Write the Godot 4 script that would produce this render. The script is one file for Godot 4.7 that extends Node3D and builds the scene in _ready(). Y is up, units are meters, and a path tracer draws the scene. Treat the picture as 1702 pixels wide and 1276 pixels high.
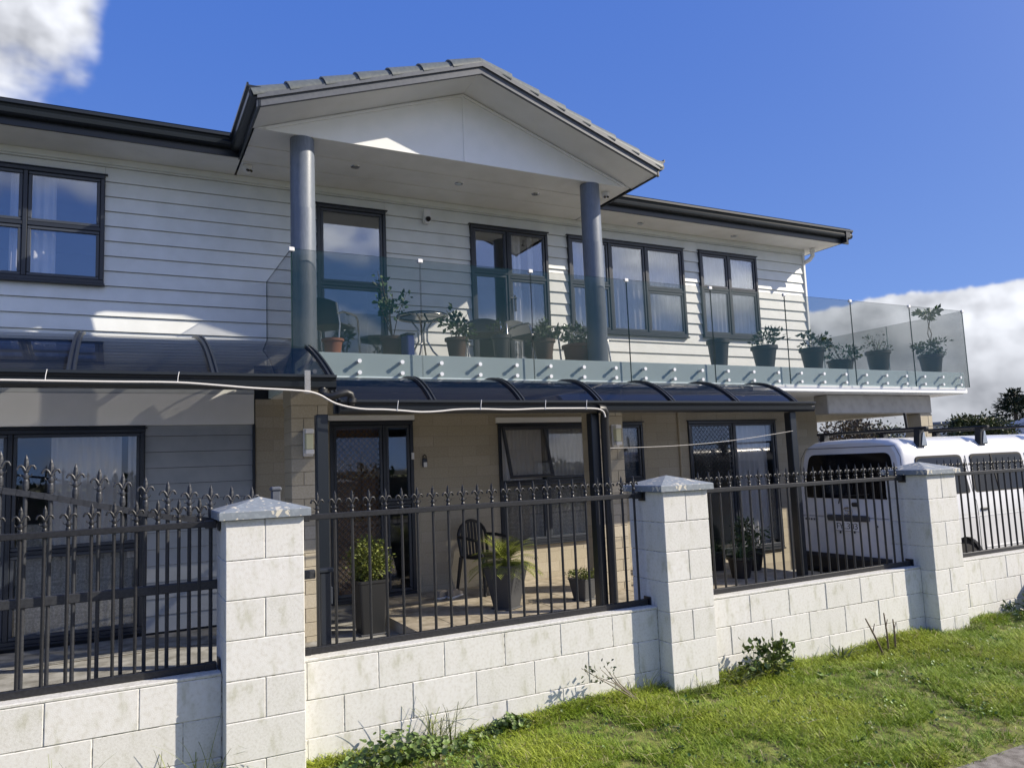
extends Node3D

var M := {}
var taken := {}
var cache := {}
var rng := RandomNumberGenerator.new()
const Z_WALL := -8.95
const Z_GLASS := -7.5


func _ready() -> void:
	rng.seed = 20
	setup_camera_and_light()
	make_materials()
	build_ground()
	build_house()
	build_brick_pillars()
	build_balustrade()
	build_canopies()
	build_boundary()
	build_fences()
	build_gate()
	build_van()
	build_patio_things()
	build_balcony_things()
	build_wall_things()
	build_background()
	build_weeds()
	build_grass()


# ---------------------------------------------------------------- camera, sky, sun
func setup_camera_and_light() -> void:
	var cam := Camera3D.new()
	cam.name = "camera"
	cam.fov = 53.6835
	cam.near = 0.05
	cam.far = 900.0
	add_child(cam)
	cam.transform = Transform3D(Basis(Vector3(0.888458, -0.039971, 0.457214), Vector3(-0.013269, 0.993547, 0.112642), Vector3(-0.458766, -0.106144, 0.882194)).orthonormalized(), Vector3(0, 1.7, 0))
	cam.current = true
	var env := Environment.new()
	env.background_mode = Environment.BG_SKY
	env.tonemap_mode = Environment.TONE_MAPPER_LINEAR
	env.tonemap_exposure = 1.37
	env.sdfgi_enabled = true
	env.ssao_enabled = true
	env.ssil_enabled = true
	var sky := Sky.new()
	var pano := PanoramaSkyMaterial.new()
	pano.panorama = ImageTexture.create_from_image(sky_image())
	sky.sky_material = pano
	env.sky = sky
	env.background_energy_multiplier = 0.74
	var we := WorldEnvironment.new()
	we.name = "world_environment"
	we.environment = env
	add_child(we)
	var sun := DirectionalLight3D.new()
	sun.name = "sun"
	sun.light_energy = 1.6
	sun.light_color = Color(1.0, 0.955, 0.88)
	sun.light_angular_distance = 0.5
	sun.shadow_enabled = true
	sun.sky_mode = DirectionalLight3D.SKY_MODE_LIGHT_ONLY
	add_child(sun)
	sun.look_at_from_position(Vector3(1.72, 1.24, 1.0), Vector3.ZERO)


var cloud_noise := FastNoiseLite.new()
var cover_noise := FastNoiseLite.new()


func sky_image() -> Image:
	cloud_noise.seed = 11
	cloud_noise.noise_type = FastNoiseLite.TYPE_SIMPLEX_SMOOTH
	cloud_noise.fractal_octaves = 7
	cloud_noise.fractal_gain = 0.54
	cloud_noise.frequency = 1.0
	cover_noise.seed = 5
	cover_noise.noise_type = FastNoiseLite.TYPE_SIMPLEX_SMOOTH
	cover_noise.fractal_octaves = 3
	cover_noise.frequency = 1.0
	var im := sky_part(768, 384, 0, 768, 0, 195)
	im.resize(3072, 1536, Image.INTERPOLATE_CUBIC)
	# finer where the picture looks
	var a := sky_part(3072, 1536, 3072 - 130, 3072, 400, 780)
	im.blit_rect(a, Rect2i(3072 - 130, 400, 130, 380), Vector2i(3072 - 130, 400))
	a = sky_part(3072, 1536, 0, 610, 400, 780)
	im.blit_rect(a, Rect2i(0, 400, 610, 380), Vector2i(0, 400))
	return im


func sky_part(w: int, h: int, i0: int, i1: int, j0: int, j1: int) -> Image:
	var im := Image.create(w, h, false, Image.FORMAT_RGBF)
	im.fill(Color(0.16, 0.155, 0.145))
	for j in range(j0, j1):
		var el := PI * (0.5 - (j + 0.5) / h)
		for i in range(i0, i1):
			im.set_pixel(i, j, sky_color(el, wrapf(TAU * (i + 0.5) / w, -PI, PI)))
	return im


func sky_color(el: float, az: float) -> Color:
	var y := sin(el)
	var c := cos(el)
	var eld := rad_to_deg(el)
	var azd := rad_to_deg(az)
	var d := Vector3(c * sin(az), y, -c * cos(az))
	var t := clampf(y, 0.0, 1.0)
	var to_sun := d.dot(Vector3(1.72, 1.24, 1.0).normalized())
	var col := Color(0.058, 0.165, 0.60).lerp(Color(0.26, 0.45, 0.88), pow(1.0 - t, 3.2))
	# glow round the sun, out of view, added to lift the shaded house front
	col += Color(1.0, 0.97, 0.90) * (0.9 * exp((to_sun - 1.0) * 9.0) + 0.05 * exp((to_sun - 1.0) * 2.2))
	# clouds: noise on a flattened dome, more of them towards the horizon
	var flat := Vector3(d.x, d.y * 2.1, d.z)
	var n1 := cloud_noise.get_noise_3dv(flat * 2.1)
	var v := n1 * 0.9 + cover_noise.get_noise_3dv(flat * 0.9 + Vector3(7, 3, 1)) * 0.5
	var cover := lerpf(0.07, -0.17, smoothstep(0.0, 0.9, t))
	# the bank low on the right, the cloud up on the left, and the clear gap between them
	var lumps := cloud_noise.get_noise_3dv(d * 9.0)
	var bank := smoothstep(36.0, 50.0, azd) * smoothstep(115.0, 90.0, azd) * smoothstep(10.4, 9.2, eld - 1.2 * lumps + 0.4 * sin(azd * 0.3))
	cover += 0.75 * bank
	var left := exp(-(pow((azd + 10.5) / 8.5, 2.0) + pow((eld - 27.0) / 7.0, 2.0)))
	cover += 0.56 * left
	var gap := smoothstep(-3.0, 3.0, azd) * smoothstep(80.0, 62.0, azd) * smoothstep(9.4, 11.0, eld - 1.2 * lumps) * smoothstep(75.0, 45.0, eld)
	cover -= 1.1 * gap
	var a := smoothstep(0.0, 0.36, v + cover + 0.10 * lumps)
	if a > 0.0:
		# a lit side towards the sun, greyer bases
		var n2 := cloud_noise.get_noise_3dv((flat + Vector3(0.55, 0.75, 0.3) * 0.06) * 2.1)
		var l2 := cloud_noise.get_noise_3dv((d + Vector3(0.55, 0.75, 0.3) * 0.012) * 9.0)
		var shade := clampf(0.92 + 1.1 * (n1 - n2) + 0.55 * (lumps - l2), 0.5, 1.12)
		var base := lerpf(0.50, 1.0, smoothstep(1.0, 9.5, eld - 2.0 * lumps))
		var white := Color(0.95, 0.97, 1.02) * (shade * base * (1.0 + 0.6 * maxf(0.0, to_sun) ** 3))  # clouds brightened towards the unseen sun, added to light the house front
		col = col.lerp(white, a * 0.94)
	col.a = 1.0
	return col


# ---------------------------------------------------------------- naming and bookkeeping
func numbered(called: String) -> String:
	if not taken.has(called):
		taken[called] = 0
		return called
	taken[called] += 1
	return "%s_%03d" % [called, taken[called]]


func tag(o: Node3D, label: String, category: String, group := "", kind := "") -> Node3D:
	if label:
		o.set_meta("label", label)
	if category:
		o.set_meta("category", category)
	if group:
		o.set_meta("group", group)
	if kind:
		o.set_meta("kind", kind)
	return o


func thing(called: String, label: String, category: String, at := Vector3.ZERO, turn := 0.0, group := "") -> Node3D:
	var o := Node3D.new()
	o.name = numbered(called)
	add_child(o)
	o.position = at
	o.rotation.y = turn
	tag(o, label, category, group)
	return o


func place(called: String, m: Mesh, mat: Material, parent: Node3D = null) -> MeshInstance3D:
	var o := MeshInstance3D.new()
	o.mesh = m
	o.material_override = null
	for s in m.get_surface_count():
		if mat:
			o.set_surface_override_material(s, mat)
	o.cast_shadow = GeometryInstance3D.SHADOW_CASTING_SETTING_ON
	if parent == null:
		o.name = numbered(called)
		add_child(o)
	else:
		o.name = called
		parent.add_child(o, true)
	return o


func obj(called: String, st: SurfaceTool, mat: Material, parent: Node3D = null) -> MeshInstance3D:
	return place(called, done(st), mat, parent)


func struct(called: String, st: SurfaceTool, mat: Material, label: String) -> MeshInstance3D:
	var o := obj(called, st, mat)
	tag(o, label, "ground", "", "structure")
	return o


# ---------------------------------------------------------------- mesh helpers (faces given counter-clockwise from outside)
func mb() -> SurfaceTool:
	var st := SurfaceTool.new()
	st.begin(Mesh.PRIMITIVE_TRIANGLES)
	st.set_smooth_group(-1)
	return st


func done(st: SurfaceTool) -> ArrayMesh:
	st.generate_normals()
	return st.commit()


func tri(st: SurfaceTool, a: Vector3, b: Vector3, c: Vector3) -> void:
	st.add_vertex(a)
	st.add_vertex(c)
	st.add_vertex(b)


func quad(st: SurfaceTool, a: Vector3, b: Vector3, c: Vector3, d: Vector3) -> void:
	tri(st, a, b, c)
	tri(st, a, c, d)


# a box between two corners
func bx(st: SurfaceTool, lo: Vector3, hi: Vector3) -> SurfaceTool:
	box(st, (lo + hi) * 0.5, hi - lo)
	return st


func box(st: SurfaceTool, c: Vector3, s: Vector3, b := Basis.IDENTITY) -> SurfaceTool:
	var h := s * 0.5
	var p := []
	for k in 8:
		p.append(c + b * Vector3(h.x if k & 1 else -h.x, h.y if k & 2 else -h.y, h.z if k & 4 else -h.z))
	quad(st, p[4], p[5], p[7], p[6])
	quad(st, p[1], p[0], p[2], p[3])
	quad(st, p[5], p[1], p[3], p[7])
	quad(st, p[0], p[4], p[6], p[2])
	quad(st, p[6], p[7], p[3], p[2])
	quad(st, p[0], p[1], p[5], p[4])
	return st


# a box with chamfered edges
func bev(st: SurfaceTool, c: Vector3, s: Vector3, r: float, b := Basis.IDENTITY) -> SurfaceTool:
	var h := s * 0.5
	r = minf(r, minf(h.x, minf(h.y, h.z)) * 0.9)
	var f := func(ax: int, sx: float, sy: float, sz: float) -> Vector3:
		var v := Vector3(sx * (h.x - (0.0 if ax == 0 else r)), sy * (h.y - (0.0 if ax == 1 else r)), sz * (h.z - (0.0 if ax == 2 else r)))
		return c + b * v
	for s1: float in [-1.0, 1.0]:
		var q := [f.call(0, s1, -1.0, -1.0), f.call(0, s1, 1.0, -1.0), f.call(0, s1, 1.0, 1.0), f.call(0, s1, -1.0, 1.0)]
		face(st, q, s1 > 0)
		q = [f.call(1, -1.0, s1, -1.0), f.call(1, -1.0, s1, 1.0), f.call(1, 1.0, s1, 1.0), f.call(1, 1.0, s1, -1.0)]
		face(st, q, s1 > 0)
		q = [f.call(2, -1.0, -1.0, s1), f.call(2, 1.0, -1.0, s1), f.call(2, 1.0, 1.0, s1), f.call(2, -1.0, 1.0, s1)]
		face(st, q, s1 > 0)
		for s2: float in [-1.0, 1.0]:
			var pos := s1 * s2 > 0
			face(st, [f.call(0, s1, s2, -1.0), f.call(1, s1, s2, -1.0), f.call(1, s1, s2, 1.0), f.call(0, s1, s2, 1.0)], pos)
			face(st, [f.call(1, -1.0, s1, s2), f.call(2, -1.0, s1, s2), f.call(2, 1.0, s1, s2), f.call(1, 1.0, s1, s2)], pos)
			face(st, [f.call(2, s2, -1.0, s1), f.call(0, s2, -1.0, s1), f.call(0, s2, 1.0, s1), f.call(2, s2, 1.0, s1)], pos)
			for s3: float in [-1.0, 1.0]:
				var t := [f.call(0, s1, s2, s3), f.call(1, s1, s2, s3), f.call(2, s1, s2, s3)]
				if s1 * s2 * s3 > 0:
					tri(st, t[0], t[1], t[2])
				else:
					tri(st, t[0], t[2], t[1])
	return st


func face(st: SurfaceTool, q: Array, keep: bool) -> void:
	if keep:
		quad(st, q[0], q[1], q[2], q[3])
	else:
		quad(st, q[0], q[3], q[2], q[1])


func bevel_mesh(s: Vector3, r: float) -> ArrayMesh:
	var key := "bev%.3f_%.3f_%.3f_%.4f" % [s.x, s.y, s.z, r]
	if not cache.has(key):
		cache[key] = done(bev(mb(), Vector3.ZERO, s, r))
	return cache[key]


func tube(st: SurfaceTool, pts: Array, r: float, n := 8, r_end := -1.0, closed := true) -> SurfaceTool:
	if r_end < 0.0:
		r_end = r
	var rings := []
	var up := Vector3.UP
	var last := pts.size() - 1
	for i in pts.size():
		var d: Vector3 = (pts[mini(i + 1, last)] - pts[maxi(i - 1, 0)]).normalized()
		if absf(d.dot(up)) > 0.95:
			up = Vector3.RIGHT if absf(d.x) < 0.9 else Vector3.BACK
		var a := d.cross(up).normalized()
		var b := a.cross(d).normalized()
		up = b
		var rr := lerpf(r, r_end, float(i) / last)
		var ring := []
		for k in n:
			var t := TAU * k / n
			ring.append(pts[i] + (a * cos(t) + b * sin(t)) * rr)
		rings.append(ring)
	st.set_smooth_group(1)
	for i in last:
		for k in n:
			var k2 := (k + 1) % n
			quad(st, rings[i][k], rings[i][k2], rings[i + 1][k2], rings[i + 1][k])
	st.set_smooth_group(-1)
	if closed:
		for k in n:
			var k2 := (k + 1) % n
			tri(st, pts[0], rings[0][k2], rings[0][k])
			tri(st, pts[last], rings[last][k], rings[last][k2])
	return st


# profile of (radius, height) from bottom to top
func lathe(st: SurfaceTool, prof: Array, n := 16, at := Vector3.ZERO, smooth := true) -> SurfaceTool:
	for i in prof.size() - 1:
		var p: Vector2 = prof[i]
		var q: Vector2 = prof[i + 1]
		st.set_smooth_group(i + 2 if smooth else -1)
		for k in n:
			var a := TAU * k / n
			var b := TAU * (k + 1) / n
			var p0 := at + Vector3(p.x * cos(a), p.y, -p.x * sin(a))
			var p1 := at + Vector3(p.x * cos(b), p.y, -p.x * sin(b))
			var q0 := at + Vector3(q.x * cos(a), q.y, -q.x * sin(a))
			var q1 := at + Vector3(q.x * cos(b), q.y, -q.x * sin(b))
			if p.x > 1e-5:
				tri(st, p0, p1, q1 if q.x > 1e-5 else q0)
			if q.x > 1e-5:
				tri(st, p0, q1, q0)
	st.set_smooth_group(-1)
	return st


# a polygon (in u, v) pushed from w0 to w1 along w = u x v
func prism(st: SurfaceTool, poly: Array, o: Vector3, u: Vector3, v: Vector3, w0: float, w1: float) -> SurfaceTool:
	var w := u.cross(v).normalized()
	var pk := PackedVector2Array(poly)
	if Geometry2D.is_polygon_clockwise(pk):
		pk.reverse()
	# in these axes is_polygon_clockwise() takes y as up
	var idx := Geometry2D.triangulate_polygon(pk)
	var lo := []
	var hi := []
	for p in pk:
		lo.append(o + u * p.x + v * p.y + w * w0)
		hi.append(o + u * p.x + v * p.y + w * w1)
	for i in range(0, idx.size(), 3):
		var a := pk[idx[i]]
		var b := pk[idx[i + 1]]
		var c := pk[idx[i + 2]]
		if (b - a).cross(c - a) > 0:
			tri(st, hi[idx[i]], hi[idx[i + 1]], hi[idx[i + 2]])
			tri(st, lo[idx[i]], lo[idx[i + 2]], lo[idx[i + 1]])
		else:
			tri(st, hi[idx[i]], hi[idx[i + 2]], hi[idx[i + 1]])
			tri(st, lo[idx[i]], lo[idx[i + 1]], lo[idx[i + 2]])
	var area := 0.0
	for i in pk.size():
		area += pk[i].cross(pk[(i + 1) % pk.size()])
	for i in pk.size():
		var j := (i + 1) % pk.size()
		if area > 0:
			quad(st, lo[i], lo[j], hi[j], hi[i])
		else:
			quad(st, lo[j], lo[i], hi[i], hi[j])
	return st


# ---------------------------------------------------------------- materials
func lin(r: float, g: float, b: float) -> Color:
	return Color(r, g, b).linear_to_srgb()


func plain_mat(called: String, c: Color, rough := 0.6, metal := 0.0, spec := 0.5) -> StandardMaterial3D:
	var m := StandardMaterial3D.new()
	m.resource_name = called
	m.albedo_color = c.linear_to_srgb()
	m.roughness = rough
	m.metallic = metal
	m.metallic_specular = spec
	M[called] = m
	return m


func noise_tex(freq: float, octaves: int, seed_: int, colors: Array = [], stops: Array = [], size := 512, kind := FastNoiseLite.TYPE_SIMPLEX_SMOOTH) -> NoiseTexture2D:
	var t := NoiseTexture2D.new()
	var n := FastNoiseLite.new()
	n.noise_type = kind
	n.seed = seed_
	n.frequency = freq
	n.fractal_octaves = octaves
	t.noise = n
	t.width = size
	t.height = size
	t.seamless = true
	if colors.size():
		var g := Gradient.new()
		var pk := PackedColorArray()
		for c: Color in colors:
			pk.append(c.linear_to_srgb())
		g.colors = pk
		g.offsets = PackedFloat32Array(stops)
		t.color_ramp = g
	return t


# colour texture and relief laid on by position
func textured(called: String, colors: Array, stops: Array, freq: float, scale: float, rough: float, bump := 0.0, bump_freq := 0.05, bump_scale_m := -1.0, seed_ := 1) -> StandardMaterial3D:
	var m := StandardMaterial3D.new()
	m.resource_name = called
	m.albedo_texture = noise_tex(freq, 5, seed_, colors, stops)
	m.uv1_triplanar = true
	m.uv1_world_triplanar = true
	m.uv1_scale = Vector3.ONE * scale
	m.roughness = rough
	if bump > 0.0:
		m.heightmap_enabled = true
		m.heightmap_scale = bump
		m.heightmap_texture = noise_tex(bump_freq, 4, seed_ + 31)
	M[called] = m
	return m


func pane_mat(called: String, c: Color, alpha: float, rough := 0.0) -> StandardMaterial3D:
	var m := StandardMaterial3D.new()
	m.resource_name = called
	var s := c.linear_to_srgb()
	s.a = alpha
	m.albedo_color = s
	m.transparency = BaseMaterial3D.TRANSPARENCY_ALPHA
	m.roughness = rough
	m.metallic_specular = 0.5
	M[called] = m
	return m


func leaf_mat(called: String, c: Color, back := 0.35, rough := 0.5) -> StandardMaterial3D:
	var m := plain_mat(called, Color(1, 1, 1), rough)
	m.albedo_color = Color(1, 1, 1)
	m.vertex_color_use_as_albedo = true
	m.backlight_enabled = true
	m.backlight = Color(back, back, back)
	m.cull_mode = BaseMaterial3D.CULL_DISABLED
	m.set_meta("base", c)
	return m


func stained(names: Array, colors: Array, stops: Array, freq: float, scale: float, seed_: int) -> void:
	var tex := noise_tex(freq, 6, seed_, colors, stops, 1024)
	for n: String in names:
		var m: StandardMaterial3D = M[n]
		m.detail_enabled = true
		m.detail_blend_mode = BaseMaterial3D.BLEND_MODE_MUL
		m.detail_albedo = tex
		m.detail_uv_layer = BaseMaterial3D.DETAIL_UV_2
		m.uv2_triplanar = true
		m.uv2_world_triplanar = true
		m.uv2_scale = Vector3.ONE * scale


func make_materials() -> void:
	textured("boards", [Color(0.73, 0.755, 0.735), Color(0.78, 0.805, 0.785)], [0.2, 0.8], 0.012, 0.5, 0.5, 0.02, 0.2, -1, 3)
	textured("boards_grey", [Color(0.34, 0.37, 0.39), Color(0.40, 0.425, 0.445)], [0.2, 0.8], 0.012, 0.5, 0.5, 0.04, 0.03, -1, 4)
	textured("soffit", [Color(0.76, 0.765, 0.75), Color(0.80, 0.80, 0.79)], [0.2, 0.8], 0.006, 0.4, 0.55, 0.02, 0.02, -1, 5)
	textured("white_trim", [Color(0.85, 0.86, 0.84), Color(0.88, 0.885, 0.87)], [0.25, 0.75], 0.01, 0.7, 0.4, 0.02, 0.2, -1, 6)
	plain_mat("joinery", Color(0.021, 0.026, 0.036), 0.36)
	plain_mat("joinery_sash", Color(0.045, 0.053, 0.068), 0.36)
	plain_mat("gutter", Color(0.013, 0.017, 0.022), 0.32)
	textured("barge", [Color(0.085, 0.095, 0.115), Color(0.105, 0.115, 0.135)], [0.2, 0.8], 0.02, 1.5, 0.5, 0.01, 0.2, -1, 8)
	textured("roof_tile", [Color(0.095, 0.11, 0.115), Color(0.12, 0.135, 0.135), Color(0.145, 0.16, 0.155)], [0.25, 0.6, 0.9], 0.02, 1.5, 0.5, 0.03, 0.25, -1, 9)
	textured("column", [Color(0.135, 0.16, 0.20), Color(0.165, 0.19, 0.235)], [0.3, 0.75], 0.02, 1.6, 0.36, 0.06, 0.1, -1, 10)
	M.column.uv1_scale = Vector3(5.0, 0.7, 5.0)
	textured("brick_a", [Color(0.40, 0.355, 0.265), Color(0.45, 0.405, 0.31)], [0.2, 0.8], 0.03, 2.5, 0.85, 0.05, 0.35, -1, 12)
	textured("brick_b", [Color(0.42, 0.375, 0.285), Color(0.48, 0.435, 0.345)], [0.2, 0.8], 0.03, 2.5, 0.85, 0.05, 0.35, -1, 13)
	textured("brick_c", [Color(0.38, 0.335, 0.245), Color(0.43, 0.385, 0.295)], [0.2, 0.8], 0.03, 2.5, 0.85, 0.05, 0.35, -1, 14)
	textured("mortar", [Color(0.34, 0.30, 0.235), Color(0.39, 0.35, 0.275)], [0.2, 0.8], 0.03, 2.0, 0.95, 0.04, 0.3, -1, 15)
	textured("block_a", [Color(0.55, 0.54, 0.50), Color(0.625, 0.62, 0.59), Color(0.65, 0.65, 0.625)], [0.06, 0.40, 0.75], 0.055, 1.5, 0.85, 0.11, 0.42, -1, 16)
	textured("block_b", [Color(0.52, 0.515, 0.47), Color(0.605, 0.60, 0.57), Color(0.64, 0.64, 0.615)], [0.06, 0.42, 0.8], 0.07, 1.6, 0.85, 0.13, 0.46, -1, 17)
	textured("block_c", [Color(0.57, 0.56, 0.52), Color(0.64, 0.635, 0.61), Color(0.665, 0.665, 0.645)], [0.06, 0.38, 0.75], 0.045, 1.3, 0.85, 0.10, 0.38, -1, 18)
	textured("joint", [Color(0.16, 0.155, 0.135), Color(0.40, 0.39, 0.36), Color(0.56, 0.55, 0.52)], [0.28, 0.42, 0.6], 0.03, 1.5, 0.95, 0.1, 0.3, -1, 19)
	textured("wall_top", [Color(0.46, 0.455, 0.42), Color(0.57, 0.565, 0.53), Color(0.62, 0.62, 0.59)], [0.15, 0.5, 0.8], 0.05, 1.6, 0.9, 0.15, 0.3, -1, 20)
	textured("cap", [Color(0.60, 0.56, 0.45), Color(0.55, 0.52, 0.43), Color(0.21, 0.235, 0.265), Color(0.185, 0.215, 0.245), Color(0.25, 0.285, 0.315)], [0.0, 0.262, 0.275, 0.55, 0.85], 0.011, 2.6, 0.7, 0.05, 0.3, -1, 24)
	textured("iron", [Color(0.012, 0.0125, 0.014), Color(0.022, 0.023, 0.026)], [0.2, 0.8], 0.03, 3.0, 0.40, 0.01, 0.3, -1, 22)
	textured("iron_grey", [Color(0.026, 0.028, 0.033), Color(0.040, 0.043, 0.049)], [0.2, 0.8], 0.03, 3.0, 0.40, 0.01, 0.3, -1, 23)
	textured("concrete", [Color(0.22, 0.215, 0.195), Color(0.30, 0.295, 0.27), Color(0.37, 0.365, 0.335)], [0.15, 0.5, 0.85], 0.012, 0.7, 0.9, 0.2, 0.15, -1, 25)
	textured("beam", [Color(0.34, 0.33, 0.30), Color(0.39, 0.38, 0.35), Color(0.42, 0.41, 0.38)], [0.15, 0.5, 0.85], 0.012, 0.7, 0.9, 0.05, 0.2, -1, 26)
	textured("tile_a", [Color(0.33, 0.285, 0.215), Color(0.42, 0.375, 0.295)], [0.2, 0.8], 0.014, 1.4, 0.62, 0.05, 0.06, -1, 27)
	textured("tile_b", [Color(0.38, 0.335, 0.26), Color(0.46, 0.415, 0.335)], [0.2, 0.8], 0.014, 1.4, 0.62, 0.05, 0.06, -1, 28)
	textured("soil", [Color(0.028, 0.020, 0.013), Color(0.075, 0.056, 0.036), Color(0.12, 0.095, 0.06)], [0.2, 0.55, 0.85], 0.03, 2.0, 0.95, 0.9, 0.10, -1, 29)
	textured("lawn", [Color(0.085, 0.066, 0.032), Color(0.11, 0.125, 0.026), Color(0.17, 0.19, 0.035), Color(0.22, 0.22, 0.055)], [0.18, 0.38, 0.6, 0.85], 0.02, 0.9, 0.95, 0.5, 0.2, -1, 30)
	textured("path", [Color(0.13, 0.115, 0.095), Color(0.20, 0.18, 0.155), Color(0.26, 0.24, 0.21)], [0.15, 0.5, 0.85], 0.02, 1.2, 0.92, 0.3, 0.2, -1, 33)
	textured("asphalt", [Color(0.035, 0.035, 0.035), Color(0.065, 0.064, 0.062)], [0.2, 0.8], 0.05, 1.5, 0.92, 0.2, 0.25, -1, 34)
	textured("door_wood", [Color(0.13, 0.065, 0.022), Color(0.27, 0.14, 0.05)], [0.25, 0.75], 0.02, 1.0, 0.45, 0.05, 0.05, -1, 35)
	M.door_wood.uv1_scale = Vector3(6.0, 0.5, 6.0)
	# weathering over the paint: large soft stains, laid on at another scale
	stained(["block_a", "block_b", "block_c", "joint", "wall_top"], [Color(0.80, 0.80, 0.73), Color(0.95, 0.95, 0.93), Color(1, 1, 1)], [0.10, 0.26, 0.5], 0.009, 0.6, 51)
	for n: String in ["block_a", "block_b", "block_c"]:
		M[n].uv2_scale = Vector3(1.1, 0.42, 1.1)
	stained(["boards", "soffit"], [Color(0.95, 0.95, 0.94), Color(1, 1, 1)], [0.2, 0.6], 0.008, 0.3, 52)
	stained(["concrete", "tile_a", "tile_b"], [Color(0.66, 0.65, 0.62), Color(1, 1, 1)], [0.2, 0.6], 0.01, 0.4, 53)
	pane_mat("pane", Color(0.02, 0.03, 0.04), 0.05)
	pane_mat("balustrade_pane", Color(0.001, 0.030, 0.032), 0.235)
	M.balustrade_pane.metallic_specular = 0.30
	plain_mat("fascia", Color(0.52, 0.64, 0.67), 0.5)  # a white board; the tint of light through the glass is put into its colour
	# a reflective coating on the outer sheet of the windows
	var film := plain_mat("coated_pane", Color(0.86, 0.90, 0.95), 0.0, 1.0)
	film.albedo_color.a = 0.17
	film.transparency = BaseMaterial3D.TRANSPARENCY_ALPHA
	var one := Image.create(4, 4, false, Image.FORMAT_RGB8)
	one.fill(Color(1, 1, 1))
	film.albedo_texture = ImageTexture.create_from_image(one)
	plain_mat("glass_edge", Color(0.012, 0.045, 0.042), 0.15)
	pane_mat("canopy_pane", Color(0.003, 0.008, 0.024), 0.87)
	M.canopy_pane.metallic_specular = 0.34
	pane_mat("clear_plastic", Color(0.5, 0.5, 0.5), 0.30)
	pane_mat("van_glass", Color(0.004, 0.005, 0.006), 0.80)
	plain_mat("standoff_metal", Color(0.74, 0.75, 0.75), 0.35, 0.25)
	plain_mat("steel", Color(0.62, 0.62, 0.62), 0.22, 1.0)
	plain_mat("satin_white", Color(0.78, 0.78, 0.77), 0.4)
	plain_mat("black_plastic", Color(0.016, 0.017, 0.018), 0.45)
	plain_mat("charcoal_plastic", Color(0.05, 0.053, 0.058), 0.5)
	plain_mat("pot_black", Color(0.014, 0.012, 0.012), 0.5)
	plain_mat("terracotta", Color(0.26, 0.105, 0.06), 0.8)
	plain_mat("brown_pot", Color(0.10, 0.065, 0.05), 0.75)
	plain_mat("blue_plastic", Color(0.01, 0.03, 0.20), 0.3)
	plain_mat("lens", Color(0.004, 0.004, 0.005), 0.08)
	plain_mat("rubber", Color(0.012, 0.012, 0.012), 0.8)
	textured("van_paint", [Color(0.61, 0.615, 0.61), Color(0.66, 0.665, 0.66)], [0.2, 0.8], 0.006, 0.6, 0.3, 0.0, 0.1, -1, 36)
	M.van_paint.clearcoat_enabled = true
	M.van_paint.clearcoat = 0.4
	M.van_paint.clearcoat_roughness = 0.08
	var cur := plain_mat("curtain", Color(0.80, 0.81, 0.82), 0.9)
	cur.backlight_enabled = true
	cur.backlight = Color(0.5, 0.5, 0.5)
	var lace := plain_mat("lace", Color(0.62, 0.63, 0.62), 0.9)
	lace.albedo_texture = noise_tex(0.035, 4, 44, [Color(0.55, 0.56, 0.56), Color(0.66, 0.67, 0.66), Color(0.85, 0.86, 0.85)], [0.35, 0.5, 0.62], 512, FastNoiseLite.TYPE_CELLULAR)
	lace.uv1_triplanar = true
	lace.uv1_scale = Vector3.ONE * 2.2
	lace.backlight_enabled = true
	lace.backlight = Color(0.4, 0.4, 0.4)
	var cg := plain_mat("curtain_grey", Color(0.30, 0.31, 0.34), 0.9)
	cg.backlight_enabled = true
	cg.backlight = Color(0.4, 0.4, 0.4)
	plain_mat("room_wall", Color(0.42, 0.40, 0.37), 0.9)
	plain_mat("room_floor", Color(0.14, 0.10, 0.07), 0.6)
	plain_mat("rope", Color(0.62, 0.60, 0.56), 0.6)
	plain_mat("lamp_diffuser", Color(0.70, 0.70, 0.48), 0.4)
	plain_mat("fabric_grey", Color(0.06, 0.065, 0.07), 0.9)
	plain_mat("bark", Color(0.10, 0.075, 0.05), 0.9)
	plain_mat("twig", Color(0.13, 0.10, 0.07), 0.9)
	leaf_mat("leaf", Color(1, 1, 1))
	leaf_mat("grass_blade", Color(1, 1, 1), 0.6, 0.6)
	plain_mat("far_wall", Color(0.62, 0.58, 0.50), 0.85)
	plain_mat("far_roof", Color(0.20, 0.21, 0.22), 0.6)
	plain_mat("corrugated", Color(0.30, 0.32, 0.34), 0.45, 0.2)
	plain_mat("orange", Color(0.75, 0.28, 0.02), 0.6)
	plain_mat("red_plastic", Color(0.35, 0.02, 0.02), 0.5)
	plain_mat("petal", Color(0.55, 0.50, 0.62), 0.7)
	plain_mat("shoe", Color(0.32, 0.29, 0.25), 0.8)


# ---------------------------------------------------------------- the ground
func lawn_height(x: float, z: float) -> float:
	var t := clampf((-2.72 - z) / 1.6, 0.0, 1.0)
	return lerpf(-0.012, 0.13, sqrt(t)) + t * (0.022 * sin(x * 1.7 + z * 2.3) + 0.014 * sin(x * 4.1 - z * 3.7))


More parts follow.
